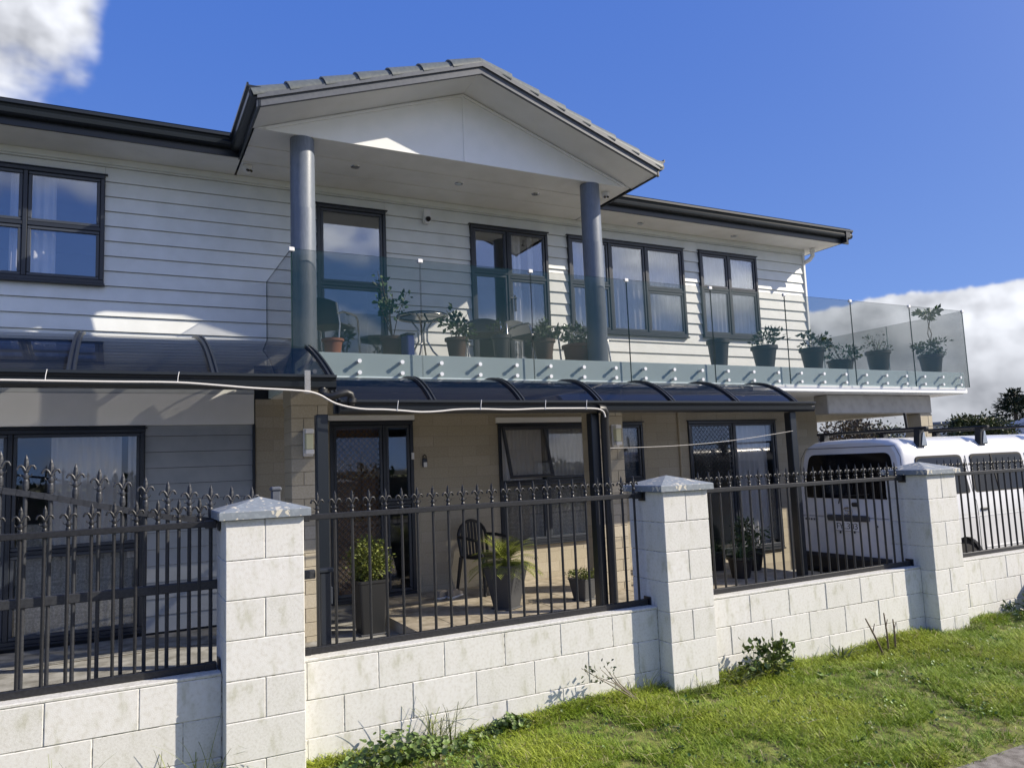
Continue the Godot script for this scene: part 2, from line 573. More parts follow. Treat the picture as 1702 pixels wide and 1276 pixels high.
func build_ground() -> void:
	var st := mb()
	bx(st, Vector3(-260, -0.6, -420), Vector3(420, -0.3, 260))
	struct("ground", st, M.lawn, "flat grassy ground reaching to the horizon")
	st = mb()
	st.set_smooth_group(1)
	var nx := 120
	var nz := 14
	for i in nx:
		for j in nz:
			var p := []
			for k: Vector2 in [Vector2(0, 0), Vector2(0, 1), Vector2(1, 1), Vector2(1, 0)]:
				var x := -6.0 + 24.0 * (i + k.x) / nx
				var z := -4.45 + 1.78 * (j + k.y) / nz
				p.append(Vector3(x, lawn_height(x, z), z))
			quad(st, p[0], p[1], p[2], p[3])
	struct("lawn", st, M.lawn, "rough grass verge sloping from the white block wall to the path")
	st = mb()
	bx(st, Vector3(-30, -0.3, -2.72), Vector3(60, 0.0, 1.6))
	struct("footpath", st, M.path, "worn concrete footpath along the edge of the grass verge")
	st = mb()
	bx(st, Vector3(-60, -0.3, 1.75), Vector3(90, -0.12, 9.5))
	struct("road", st, M.asphalt, "grey asphalt road beyond the footpath")
	st = mb()
	bev(st, Vector3(15, -0.15, 1.675), Vector3(90, 0.3, 0.15), 0.03)
	struct("kerb", st, M.concrete, "concrete kerb between the footpath and the road")
	st = mb()
	bx(st, Vector3(-8, -0.3, -8.93), Vector3(2.47, 0.10, -4.53))
	var drive := struct("driveway", st, M.concrete, "pale concrete driveway behind the iron fence and gate")
	for z: float in [-5.6, -6.9, -8.1]:
		st = mb()
		bx(st, Vector3(-8, 0.098, z), Vector3(2.47, 0.1035, z + 0.012))
		obj("joint", st, M.soil, drive)
	st = mb()
	bx(st, Vector3(7.7, -0.31, -30), Vector3(40, -0.13, -4.53))
	struct("carport_floor", st, M.concrete, "lower concrete floor under the parked white van")
	# the tiled patio, each tile a piece
	st = mb()
	bx(st, Vector3(2.47, -0.3, -8.93), Vector3(7.7, 0.188, -4.53))
	var patio := struct("patio", st, M.mortar, "tiled patio in front of the house")
	var pitch := 0.40
	var i := 0
	var x := 2.472
	while x < 7.69:
		var z := -8.92
		while z < -4.6:
			var w := minf(pitch, 7.695 - x) - 0.006
			var d := minf(pitch, -4.535 - z) - 0.006
			var o := place("tile", bevel_mesh(Vector3(w, 0.014, d), 0.002), M.tile_a if (i * 7 + int(z * 13)) % 3 else M.tile_b, patio)
			o.position = Vector3(x + w * 0.5, 0.195 + rng.randf_range(-0.0008, 0.0008), z + d * 0.5)
			z += pitch
			i += 1
		x += pitch


# ---------------------------------------------------------------- walls with openings
# the rectangle (x0, y0)-(x1, y1) less the openings, as [xa, xb, ya, yb]
func pieces(x0: float, x1: float, y0: float, y1: float, holes: Array) -> Array:
	var xs := [x0, x1]
	for h: Rect2 in holes:
		if h.position.y < y1 - 0.002 and h.end.y > y0 + 0.002:
			for e: float in [h.position.x, h.end.x]:
				if e > x0 + 0.002 and e < x1 - 0.002:
					xs.append(e)
	xs.sort()
	var out := []
	for i in xs.size() - 1:
		var a: float = xs[i]
		var b: float = xs[i + 1]
		if b - a < 0.003:
			continue
		var spans := [[y0, y1]]
		for h: Rect2 in holes:
			if h.position.x < b - 0.001 and h.end.x > a + 0.001:
				var next := []
				for s in spans:
					if h.position.y >= s[1] or h.end.y <= s[0]:
						next.append(s)
						continue
					if h.position.y - s[0] > 0.004:
						next.append([s[0], h.position.y])
					if s[1] - h.end.y > 0.004:
						next.append([h.end.y, s[1]])
				spans = next
		for s in spans:
			var merged := false
			for o in out:
				if absf(o[1] - a) < 0.001 and absf(o[2] - s[0]) < 0.001 and absf(o[3] - s[1]) < 0.001:
					o[1] = b
					merged = true
					break
			if not merged:
				out.append([a, b, s[0], s[1]])
	return out


func board_mesh(len_: float, y0: float, y1: float, full: float) -> ArrayMesh:
	var key := "board%.3f_%.3f_%.3f" % [len_, y0, y1]
	if not cache.has(key):
		var st := mb()
		var f := func(y: float) -> float: return lerpf(0.029, 0.007, y / full)
		prism(st, [Vector2(0, y0), Vector2(f.call(y0), y0), Vector2(f.call(y1), y1), Vector2(0, y1)], Vector3(-len_ * 0.5, 0, 0), Vector3(0, 0, 1), Vector3(0, 1, 0), -len_, 0.0)
		cache[key] = done(st)
	return cache[key]


func boards(parent: Node3D, x0: float, x1: float, y0: float, y1: float, cover: float, z: float, holes: Array, mat: Material) -> void:
	var y := y0
	while y < y1 - 0.01:
		for p in pieces(x0, x1, y, minf(y + cover, y1), holes):
			var o := place("weatherboard", board_mesh(p[1] - p[0] - 0.002, p[2] - y, p[3] - y - (0.0045 if p[3] > y + cover - 0.004 else 0.0), cover), mat, parent)
			o.position = Vector3((p[0] + p[1]) * 0.5, y, z)
		y += cover


# v x w runs to the left of u, so prism() pushes towards -x in board_mesh(); this puts a course of bricks
func bricks(parent: Node3D, x0: float, x1: float, y0: float, y1: float, course: float, length: float, z: float, depth: float, holes: Array) -> void:
	var y := y0
	var row := 0
	var mats := [M.brick_a, M.brick_b, M.brick_c, M.brick_a]
	while y < y1 - 0.02:
		var x := x0 - (length * 0.5 if row % 2 else 0.0)
		while x < x1:
			for p in pieces(maxf(x, x0), minf(x + length, x1), y, minf(y + course, y1), holes):
				var s := Vector3(p[1] - p[0] - 0.004, p[3] - p[2] - 0.004, depth)
				if s.x > 0.02 and s.y > 0.02:
					var o := place("brick", bevel_mesh(Vector3(snappedf(s.x, 0.005), snappedf(s.y, 0.005), depth), 0.0015), mats[rng.randi() % 4], parent)
					o.position = Vector3((p[0] + p[1]) * 0.5, (p[2] + p[3]) * 0.5, z + rng.randf_range(-0.0006, 0.0006))
			x += length
		y += course
		row += 1


func curtain(parent: Node3D, x0: float, x1: float, y0: float, y1: float, z: float, mat: Material, amp := 0.018, wave := 0.075) -> void:
	var st := mb()
	st.set_smooth_group(1)
	var n := int((x1 - x0) / 0.0125)
	for i in n:
		var a := x0 + (x1 - x0) * i / n
		var b := x0 + (x1 - x0) * (i + 1) / n
		var za := z + amp * sin(a / wave * TAU + 1.3 * sin(a * 5.0))
		var zb := z + amp * sin(b / wave * TAU + 1.3 * sin(b * 5.0))
		quad(st, Vector3(a, y0, za), Vector3(b, y0, zb), Vector3(b, y1, zb), Vector3(a, y1, za))
	obj("curtain", st, mat, parent)


# xs: edges of the lights from left to right; trans: one height or NAN for each light
func window(parent: Node3D, called: String, xs: Array, y0: float, y1: float, trans: Array, z := -8.915, open_light := -1) -> Node3D:
	var st := mb()
	var x0: float = xs[0]
	var x1: float = xs[xs.size() - 1]
	var fw := 0.042
	var d := 0.11
	var zc := z - d * 0.5
	bev(st, Vector3((x0 + x1) * 0.5, y1 - fw * 0.5, zc), Vector3(x1 - x0, fw, d), 0.004)
	bev(st, Vector3((x0 + x1) * 0.5, y0 + fw * 0.5, zc), Vector3(x1 - x0, fw, d), 0.004)
	for e: float in [x0 + fw * 0.5, x1 - fw * 0.5]:
		bev(st, Vector3(e, (y0 + y1) * 0.5, zc), Vector3(fw, y1 - y0 - 2 * fw - 0.002, d), 0.004)
	for i in range(1, xs.size() - 1):
		bev(st, Vector3(xs[i], (y0 + y1) * 0.5, zc), Vector3(fw, y1 - y0 - 2 * fw - 0.002, d - 0.006), 0.004)
	for i in trans.size():
		if not is_nan(trans[i]):
			bev(st, Vector3((xs[i] + xs[i + 1]) * 0.5, trans[i], zc), Vector3(xs[i + 1] - xs[i] - fw - 0.002, fw, d - 0.012), 0.004)
	# head flashing and sill
	bev(st, Vector3((x0 + x1) * 0.5, y1 + 0.008, z - 0.03), Vector3(x1 - x0 + 0.05, 0.012, 0.075), 0.003)
	bev(st, Vector3((x0 + x1) * 0.5, y0 - 0.012, z - 0.012), Vector3(x1 - x0 + 0.02, 0.022, 0.06), 0.003)
	var win := obj(called, st, M.joinery, parent)
	for i in trans.size():
		var ys := [y0 + fw, y1 - fw]
		if not is_nan(trans[i]):
			ys = [y0 + fw, trans[i] - fw * 0.5, trans[i] + fw * 0.5, y1 - fw]
		var a: float = xs[i] + fw * (1.0 if i == 0 else 0.5)
		var b: float = xs[i + 1] - fw * (1.0 if i == trans.size() - 1 else 0.5)
		for k in range(0, ys.size(), 2):
			var lo: float = ys[k]
			var hi: float = ys[k + 1]
			var sash := Node3D.new()
			var sw := 0.034
			var ss := mb()
			var w := b - a - 0.004
			var h := hi - lo - 0.004
			bev(ss, Vector3(0, -sw * 0.5, 0), Vector3(w, sw, 0.05), 0.005)
			bev(ss, Vector3(0, -h + sw * 0.5, 0), Vector3(w, sw, 0.05), 0.005)
			for e: float in [-w * 0.5 + sw * 0.5, w * 0.5 - sw * 0.5]:
				bev(ss, Vector3(e, -h * 0.5, 0), Vector3(sw, h - 2 * sw - 0.001, 0.05), 0.005)
			sash.free()
			var at := Vector3((a + b) * 0.5, hi - 0.002, z - 0.04)
			var tilt := 0.0
			if open_light == i and k == ys.size() - 2:
				tilt = -0.30
				at.z += 0.05
			var so := obj("sash", ss, M.joinery_sash, win)
			so.position = at
			so.rotation.x = tilt
			# double glazing: two sheets with a gap
			var ps := mb()
			var cs2 := mb()
			bx(cs2, Vector3(-w * 0.5 + sw - 0.004, -h + sw - 0.004, 0.004), Vector3(w * 0.5 - sw + 0.004, -sw + 0.004, 0.008))
			bx(ps, Vector3(-w * 0.5 + sw - 0.004, -h + sw - 0.004, -0.012), Vector3(w * 0.5 - sw + 0.004, -sw + 0.004, -0.008))
			var po := obj("pane", ps, M.pane, win)
			po.position = at
			po.rotation.x = tilt
			var co := obj("pane", cs2, M.coated_pane if y0 > 2.5 else M.pane, win)
			co.position = at
			co.rotation.x = tilt
	return win


# ---------------------------------------------------------------- the house
func build_house() -> void:
	var h := thing("house", "two storey house in white weatherboard over cream brick with dark gutters and gabled porch", "house")
	var low := [Rect2(-2.6, 0.16, 2.835, 2.08), Rect2(2.2, 0.2, 1.03, 2.09), Rect2(4.41, 0.66, 1.54, 1.58), Rect2(6.3, 1.40, 0.45, 0.84), Rect2(7.6, 0.24, 1.8, 2.01)]
	var up := [Rect2(-2.4, 3.77, 2.225, 1.19), Rect2(2.08, 2.92, 0.86, 2.02), Rect2(4.11, 2.92, 1.18, 1.99), Rect2(5.63, 3.54, 2.09, 1.38), Rect2(8.04, 3.57, 1.21, 1.36)]
	var st := mb()
	# the wall behind boards and bricks; its dark colour stands in for shade between boards
	for p in pieces(-4.0, 10.36, -0.2, 2.56, low):
		bx(st, Vector3(p[0], p[2], -9.17), Vector3(p[1], p[3], -8.975))
	for p in pieces(-4.0, 10.36, 2.56, 5.16, up):
		bx(st, Vector3(p[0], p[2], -9.17), Vector3(p[1], p[3], -8.975))
	obj("wall", st, M.joinery, h)
	st = mb()
	for p in pieces(1.36, 10.36, -0.2, 2.555, low):
		bx(st, Vector3(p[0], p[2], -8.974), Vector3(p[1], p[3], -8.9445))
	obj("mortar_bed", st, M.mortar, h)
	st = mb()
	bx(st, Vector3(10.16, -0.2, -16), Vector3(10.362, 5.155, -9.172))
	obj("side_wall", st, M.brick_b, h)
	st = mb()
	bx(st, Vector3(-4.2, -0.2, -16), Vector3(-4.002, 5.155, -8.976))
	obj("side_wall", st, M.boards, h)
	st = mb()
	bx(st, Vector3(-4.0, -0.2, -13.2), Vector3(10.158, 5.15, -13.0))
	bx(st, Vector3(3.9, 0.1, -12.99), Vector3(4.0, 5.15, -9.173))
	bx(st, Vector3(1.5, 0.1, -12.99), Vector3(1.6, 5.15, -9.173))
	obj("inner_wall", st, M.room_wall, h)
	st = mb()
	bx(st, Vector3(-4.0, -0.2, -12.99), Vector3(10.158, 0.16, -9.173))
	bx(st, Vector3(-3.999, 2.60, -12.989), Vector3(10.157, 2.88, -9.173))
	obj("floor", st, M.room_floor, h)
	st = mb()
	bx(st, Vector3(-4.0, 5.161, -13.2), Vector3(10.36, 5.25, -8.97))
	obj("ceiling", st, M.room_wall, h)
	# weatherboards and bricks, one by one
	boards(h, -3.2, 1.35, 2.62, 2.946, 0.1635, -8.974, up, M.boards)
	boards(h, -3.2, 10.385, 2.947, 5.09, 0.1635, -8.974, up, M.boards)
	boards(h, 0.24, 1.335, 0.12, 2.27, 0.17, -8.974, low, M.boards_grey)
	st = mb()
	for k in 14:
		prism(st, [Vector2(0, 0), Vector2(0.026, 0), Vector2(0.009, 0.1635), Vector2(0, 0.1635)], Vector3(10.362, 2.947 + 0.1635 * k, -9.0), Vector3(1, 0, 0), Vector3(0, 1, 0), -6.9, 0.0)
	obj("side_boards", st, M.boards, h)
	st = mb()
	bev(st, Vector3(10.375, 4.03, -8.955), Vector3(0.05, 2.2, 0.05), 0.006)
	obj("corner_stop", st, M.boards, h)
	st = mb()
	bev(st, Vector3(3.2, 5.125, -8.945), Vector3(14.4, 0.068, 0.05), 0.006)
	obj("frieze", st, M.boards, h)
	bricks(h, 1.36, 10.38, 0.01, 2.56, 0.1305, 0.39, -8.968, 0.05, low)
	st = mb()
	bev(st, Vector3(-0.83, 2.445, -8.955), Vector3(4.35, 0.342, 0.05), 0.004)
	obj("lintel_panel", st, M.white_trim, h)
	st = mb()
	bev(st, Vector3(1.342, 1.19, -8.95), Vector3(0.03, 2.15, 0.06), 0.004)
	obj("corner_stop", st, M.joinery, h)
	# trims over the ground floor openings
	for t in [[2.18, 3.25, 2.33], [4.38, 5.97, 2.29]]:
		st = mb()
		bev(st, Vector3((t[0] + t[1]) * 0.5, t[2], -8.93), Vector3(t[1] - t[0], 0.075, 0.04), 0.004)
		obj("head_trim", st, M.white_trim, h)
	# windows
	var w := window(h, "window", [-2.4, -1.64, -0.895, -0.175], 3.77, 4.96, [4.36, 4.36, 4.36])
	curtain(w, -1.62, -1.16, 3.80, 4.94, -9.10, M.curtain)
	curtain(w, -1.04, -0.93, 3.80, 4.94, -9.10, M.curtain)
	curtain(w, -0.86, -0.63, 3.80, 4.94, -9.10, M.curtain)
	w = window(h, "window", [5.63, 6.33, 6.99, 7.72], 3.54, 4.92, [4.235, NAN, 4.235])
	curtain(w, 5.68, 7.66, 3.56, 4.90, -9.12, M.curtain_grey, 0.012, 0.09)
	w = window(h, "window", [8.04, 8.635, 9.25], 3.57, 4.93, [4.33, 4.33])
	curtain(w, 8.08, 9.20, 3.58, 4.92, -9.12, M.curtain_grey, 0.012, 0.09)
	w = window(h, "window", [4.41, 5.12, 5.95], 0.66, 2.24, [1.475, 1.475], -8.915, 0)
	curtain(w, 4.46, 5.90, 1.42, 2.21, -9.10, M.curtain, 0.012, 0.06)
	curtain(w, 4.46, 5.90, 0.68, 1.418, -9.105, M.lace, 0.010, 0.10)
	w = window(h, "window", [6.3, 6.75], 1.40, 2.24, [NAN])
	curtain(w, 6.34, 6.72, 1.42, 2.22, -9.10, M.lace, 0.008, 0.10)
	# glazed doors
	w = window(h, "balcony_door", [2.08, 2.94], 2.92, 4.94, [3.96])
	handle(w, Vector3(2.86, 3.93, -8.90))
	w = window(h, "balcony_door", [4.11, 4.665, 5.29], 2.92, 4.91, [4.275, 4.235])
	curtain(w, 4.80, 4.95, 2.95, 4.88, -9.10, M.curtain)
	curtain(w, 5.08, 5.16, 2.95, 4.88, -9.12, M.curtain)
	handle(w, Vector3(4.73, 3.93, -8.90))
	w = window(h, "sliding_door", [-2.6, -0.96, 0.235], 0.16, 2.24, [NAN, 1.03])
	curtain(w, -0.9, 0.2, 0.2, 1.30, -9.06, M.lace, 0.012, 0.12)
	curtain(w, -0.62, 0.02, 1.0, 2.2, -9.03, M.curtain, 0.016, 0.085)
	curtain(w, 0.08, 0.19, 0.9, 2.2, -9.03, M.curtain, 0.012, 0.05)
	curtain(w, -2.5, -1.0, 0.2, 2.2, -9.10, M.lace, 0.012, 0.12)
	w = window(h, "sliding_door", [7.6, 8.50, 9.4], 0.24, 2.25, [NAN, NAN])
	curtain(w, 8.56, 9.34, 0.27, 2.2, -9.10, M.curtain, 0.02, 0.11)
	st = mb()
	lattice(st, 7.68, 8.44, 1.30, 2.18, -8.905, 0.075, 0.0035)
	obj("security_screen", st, M.joinery, w)
	# front door, its screen and the sidelight
	w = window(h, "front_door", [2.2, 2.86, 3.23], 0.2, 2.29, [NAN, 1.30])
	st = mb()
	bx(st, Vector3(2.25, 0.24, -9.05), Vector3(2.82, 2.24, -9.01))
	obj("door_leaf", st, M.door_wood, w)
	for c in [[2.285, 2.49], [2.585, 2.785]]:
		for r in [[0.34, 0.85], [1.0, 1.95]]:
			st = mb()
			bev(st, Vector3((c[0] + c[1]) * 0.5, (r[0] + r[1]) * 0.5, -9.006), Vector3(c[1] - c[0], r[1] - r[0], 0.02), 0.008)
			obj("door_panel", st, M.door_wood, w)
	st = mb()
	lattice(st, 2.27, 2.80, 0.30, 2.18, -8.905, 0.07, 0.0035)
	obj("security_screen", st, M.joinery, w)
	st = mb()
	bev(st, Vector3(3.215, 1.86, -8.909), Vector3(0.035, 0.085, 0.012), 0.003)
	obj("sticker", st, M.satin_white, w)
	build_deck(h)
	build_roof(h)


func handle(parent: Node3D, at: Vector3) -> void:
	var st := mb()
	bev(st, at + Vector3(0, -0.06, 0), Vector3(0.03, 0.22, 0.014), 0.004)
	tube(st, [at + Vector3(0, 0, 0.0), at + Vector3(0, 0, 0.05), at + Vector3(-0.11, 0.0, 0.05)], 0.008, 8)
	obj("handle", st, M.joinery_sash, parent)


# a diamond grille
func lattice(st: SurfaceTool, x0: float, x1: float, y0: float, y1: float, z: float, step: float, r: float) -> void:
	for dirn: float in [1.0, -1.0]:
		var c := (y0 - x1) if dirn > 0 else (y0 + x0)
		var top := (y1 - x0) if dirn > 0 else (y1 + x1)
		while c < top:
			# y = c + dirn * 1.5 * x is steeper than it is wide; 45 degrees is close enough to the photograph
			var pts := []
			var xa := x0
			var ya := c + dirn * xa
			var xb := x1
			var yb := c + dirn * xb
			for p in [[xa, ya], [xb, yb]]:
				var x: float = p[0]
				var y: float = p[1]
				if y < y0:
					x = (y0 - c) / dirn
					y = y0
				elif y > y1:
					x = (y1 - c) / dirn
					y = y1
				pts.append(Vector2(x, y))
			if pts[0].distance_to(pts[1]) > 0.02:
				var a: Vector2 = pts[0]
				var b: Vector2 = pts[1]
				var m := (a + b) * 0.5
				box(st, Vector3(m.x, m.y, z + 0.003 * dirn), Vector3(a.distance_to(b), r * 2.0, r), Basis(Vector3.BACK, (b - a).angle()))
			c += step


func build_deck(h: Node3D) -> void:
	# balcony slab, fascia and soffit
	var st := mb()
	bx(st, Vector3(1.53, 2.575, -8.972), Vector3(12.27, 2.90, -7.585))
	bx(st, Vector3(10.40, 2.576, -12.0), Vector3(12.269, 2.899, -8.973))
	obj("balcony_deck", st, M.tile_b, h)
	st = mb()
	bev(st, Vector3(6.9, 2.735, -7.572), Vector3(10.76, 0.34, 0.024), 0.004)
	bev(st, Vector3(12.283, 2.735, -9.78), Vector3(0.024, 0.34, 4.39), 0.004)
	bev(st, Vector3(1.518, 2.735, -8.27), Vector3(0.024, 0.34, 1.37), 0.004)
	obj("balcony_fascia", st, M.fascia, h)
	st = mb()
	bev(st, Vector3(6.9, 2.61, -7.553), Vector3(10.80, 0.085, 0.03), 0.004)
	obj("edge_trim", st, M.white_trim, h)
	st = mb()
	bx(st, Vector3(1.53, 2.556, -8.94), Vector3(12.27, 2.573, -7.59))
	bx(st, Vector3(10.40, 2.557, -12.0), Vector3(12.269, 2.574, -8.941))
	obj("balcony_soffit", st, M.soffit, h)
	st = mb()
	bev(st, Vector3(10.55, 2.41, -7.95), Vector3(2.42, 0.285, 0.26), 0.012)
	bev(st, Vector3(11.63, 2.41, -10.0), Vector3(0.26, 0.285, 3.8), 0.012)
	obj("concrete_beam", st, M.beam, h)
	# block pillar that carries the beam
	var pc := mb()
	bx(pc, Vector3(11.46, -0.2, -8.10), Vector3(11.74, 2.266, -7.83))
	var pil := obj("carport_pillar", pc, M.mortar, h)
	for k in 12:
		for q in 2:
			var split := 0.195 if k % 2 else 0.105
			var w := split if q == 0 else 0.30 - split
			var o := place("brick", bevel_mesh(Vector3(w - 0.005, 0.193, 0.29), 0.004), M.brick_c if (k + q) % 2 else M.brick_a, pil)
			o.position = Vector3(11.45 + (split * 0.5 if q == 0 else (split + 0.30) * 0.5), -0.05 + 0.2 * k, -7.965)


func build_roof(h: Node3D) -> void:
	var cs := 5.16
	# eaves soffits: main front, porch
	var st := mb()
	bx(st, Vector3(-4.6, cs, -8.974), Vector3(1.136, cs + 0.012, -8.43))
	bx(st, Vector3(5.79, cs, -8.974), Vector3(10.69, cs + 0.012, -8.43))
	bx(st, Vector3(10.364, cs, -14), Vector3(10.69, cs + 0.012, -8.975))
	bx(st, Vector3(1.16, cs, -8.974), Vector3(5.77, cs + 0.012, -7.62))
	obj("soffit", st, M.soffit, h)
	st = mb()
	for z: float in [-8.06, -8.5]:
		bev(st, Vector3(3.46, cs - 0.004, z), Vector3(4.6, 0.008, 0.035), 0.003)
	obj("soffit_batten", st, M.soffit, h)
	for p: Vector2 in [Vector2(2.35, -8.19), Vector2(4.72, -8.21), Vector2(3.66, -8.24), Vector2(6.77, -8.72), Vector2(8.6, -8.72)]:
		st = mb()
		lathe(st, [Vector2(0.0, -0.012), Vector2(0.035, -0.012), Vector2(0.048, -0.01), Vector2(0.055, 0.0)], 20, Vector3(p.x, cs, p.y))
		obj("downlight", st, M.steel, h)
	# columns
	for x: float in [1.65, 5.215]:
		st = mb()
		lathe(st, [Vector2(0.127, 2.902), Vector2(0.127, 3.6), Vector2(0.125, 4.4), Vector2(0.123, cs - 0.004)], 28, Vector3(x, 0, -7.70))
		obj("column", st, M.column, h)
	# gable panel in two sheets with a cover strip, raking soffits
	var apex := Vector2(3.46, 5.985)
	for s: float in [-1.0, 1.0]:
		st = mb()
		var foot := 1.16 if s < 0 else 5.77
		prism(st, [Vector2(foot, cs + 0.001), Vector2(3.46 + 0.002 * s, cs + 0.001), Vector2(3.46 + 0.002 * s, apex.y)], Vector3.ZERO, Vector3.RIGHT, Vector3.UP, -7.625, -7.60)
		obj("gable_panel", st, M.white_trim, h)
		st = mb()
		var a := Vector3(foot - 0.02 * s * -1.0, cs, -7.6)
		var n := Vector2(-(apex.y - cs), (apex.x - foot)).normalized() * (1.0 if s < 0 else -1.0)
		prism(st, [Vector2(1.12 if s < 0 else 5.81, cs - 0.012), Vector2(3.46, apex.y - 0.01), Vector2(3.46, apex.y + 0.005), Vector2(1.12 if s < 0 else 5.81, cs + 0.003)], Vector3.ZERO, Vector3.RIGHT, Vector3.UP, -7.598, -7.10)
		obj("raking_soffit", st, M.soffit, h)
		st = mb()
		prism(st, [Vector2(foot + 0.1 * -s, cs + 0.025), Vector2(3.46, apex.y - 0.022), Vector2(3.46, apex.y - 0.05), Vector2(foot + 0.1 * -s, cs - 0.003)], Vector3.ZERO, Vector3.RIGHT, Vector3.UP, -7.597, -7.58)
		obj("gable_trim", st, M.white_trim, h)
		# barge board
		st = mb()
		var lo := Vector2(1.10 if s < 0 else 5.82, cs - 0.03)
		var up_ := Vector2(0, 0.108)
		var mid := Vector2(3.46, apex.y - 0.03)
		prism(st, [lo, mid, mid + up_, lo + up_], Vector3.ZERO, Vector3.RIGHT, Vector3.UP, -7.10, -7.065)
		prism(st, [lo + Vector2(0, 0.075), mid + Vector2(0, 0.075), mid + up_ + Vector2(0, 0.012), lo + up_ + Vector2(0, 0.012)], Vector3.ZERO, Vector3.RIGHT, Vector3.UP, -7.064, -7.04)
		obj("barge_board", st, M.barge, h)
		# barge tiles: half rounds stepping up the rake
		var dirv := (Vector3(mid.x, mid.y, 0) - Vector3(lo.x, lo.y, 0))
		var len_ := dirv.length() + 0.03
		var dn := dirv.normalized()
		var count := 7
		var side := Vector3(0, 0, 1)
		var upn := Vector3(-dn.y * s, absf(dn.x), 0.0) if s < 0 else Vector3(absf(dn.y), absf(dn.x), 0.0)
		upn = Vector3(-dn.y, dn.x, 0) if s < 0 else Vector3(dn.y, -dn.x, 0)
		for k in count:
			st = mb()
			var a0 := Vector3(lo.x, lo.y + 0.108, -7.155) + dn * (len_ * k / count - 0.035)
			var a1 := Vector3(lo.x, lo.y + 0.108, -7.155) + dn * (len_ * (k + 1) / count)
			half_round(st, a0, a1, side, upn, 0.122, 0.100)
			var o := obj("barge_tile", st, M.roof_tile, h)
			o.position = Vector3.ZERO
		# porch roof slope behind the barge
		st = mb()
		prism(st, [lo + Vector2(0, 0.118), mid + Vector2(0, 0.118), mid + Vector2(0, 0.15), lo + Vector2(0, 0.15)], Vector3.ZERO, Vector3.RIGHT, Vector3.UP, -12.0, -7.11)
		obj("roof_slope", st, M.roof_tile, h)
		# gutter along the side of the porch
		st = mb()
		gutter(st, Vector3(1.136 if s < 0 else 5.79, cs - 0.02, -7.06), Vector3(1.136 if s < 0 else 5.79, cs - 0.02, -8.42), Vector3(s, 0, 0))
		obj("gutter", st, M.gutter, h)
	st = mb()
	bev(st, Vector3(3.46, 5.56, -7.597), Vector3(0.022, 0.79, 0.007), 0.002)
	obj("cover_strip", st, M.white_trim, h)
	# main gutters
	st = mb()
	gutter(st, Vector3(-4.8, cs, -8.42), Vector3(1.11, cs, -8.42), Vector3(0, 0, 1))
	obj("gutter", st, M.gutter, h)
	st = mb()
	gutter(st, Vector3(5.81, cs, -8.42), Vector3(10.86, cs, -8.42), Vector3(0, 0, 1))
	obj("gutter", st, M.gutter, h)
	st = mb()
	gutter(st, Vector3(10.692, cs, -8.30), Vector3(10.692, cs, -14.5), Vector3(1, 0, 0))
	obj("gutter", st, M.gutter, h)
	# main roof, hipped
	st = mb()
	var e0 := Vector3(-4.9, 5.385, -8.30)
	var e1 := Vector3(10.82, 5.385, -8.30)
	var e2 := Vector3(10.82, 5.385, -17.0)
	var e3 := Vector3(-4.9, 5.385, -17.0)
	var r0 := Vector3(-0.6, 6.95, -12.65)
	var r1 := Vector3(6.5, 6.95, -12.65)
	quad(st, e0, e1, r1, r0)
	tri(st, e1, e2, r1)
	quad(st, e2, e3, r0, r1)
	tri(st, e3, e0, r0)
	quad(st, e0, e3, e2, e1)
	obj("main_roof", st, M.roof_tile, h)
	# white pipe bracket at the right corner under the eaves
	st = mb()
	tube(st, [Vector3(10.44, 5.155, -8.80), Vector3(10.44, 5.03, -8.80), Vector3(10.42, 4.97, -8.86), Vector3(10.39, 4.94, -8.95)], 0.035, 12)
	lathe(st, [Vector2(0.045, 5.10), Vector2(0.045, 5.155)], 16, Vector3(10.44, 0, -8.80))
	obj("vent_pipe", st, M.satin_white, h)


func gutter(st: SurfaceTool, a: Vector3, b: Vector3, out: Vector3) -> void:
	var prof := [Vector2(0, 0), Vector2(0.022, 0), Vector2(0.024, 0.075), Vector2(0.085, 0.078), Vector2(0.105, 0.095), Vector2(0.112, 0.125), Vector2(0.098, 0.15), Vector2(0.104, 0.172), Vector2(0.128, 0.182), Vector2(0.128, 0.212), Vector2(0.112, 0.214), Vector2(0.108, 0.19), Vector2(0, 0.19)]
	var w := out.cross(Vector3.UP).normalized()
	var d := (b - a).dot(w)
	prism(st, prof, a, out, Vector3.UP, minf(0.0, d), maxf(0.0, d))


func half_round(st: SurfaceTool, a: Vector3, b: Vector3, side: Vector3, upn: Vector3, ra: float, rb: float) -> void:
	var n := 10
	var rings := []
	for e in 2:
		var o := a if e == 0 else b
		var r := ra if e == 0 else rb
		var ring := []
		for k in n + 1:
			var t := PI * k / n
			ring.append(o + side * (cos(t) * r) + upn * (sin(t) * r * 1.05))
		for k in n + 1:
			var t := PI * (n - k) / n
			ring.append(o + side * (cos(t) * (r - 0.014)) + upn * (sin(t) * (r - 0.014) * 1.05))
		rings.append(ring)
	var m: int = rings[0].size()
	var flip: bool = (b - a).dot(side.cross(upn)) > 0
	st.set_smooth_group(1)
	for k in m:
		var k2 := (k + 1) % m
		face(st, [rings[0][k], rings[0][k2], rings[1][k2], rings[1][k]], flip)
	st.set_smooth_group(-1)
	for k in n:
		face(st, [rings[0][k], rings[0][m - 1 - k], rings[0][m - 2 - k], rings[0][k + 1]], flip)
		face(st, [rings[1][k], rings[1][k + 1], rings[1][m - 2 - k], rings[1][m - 1 - k]], flip)


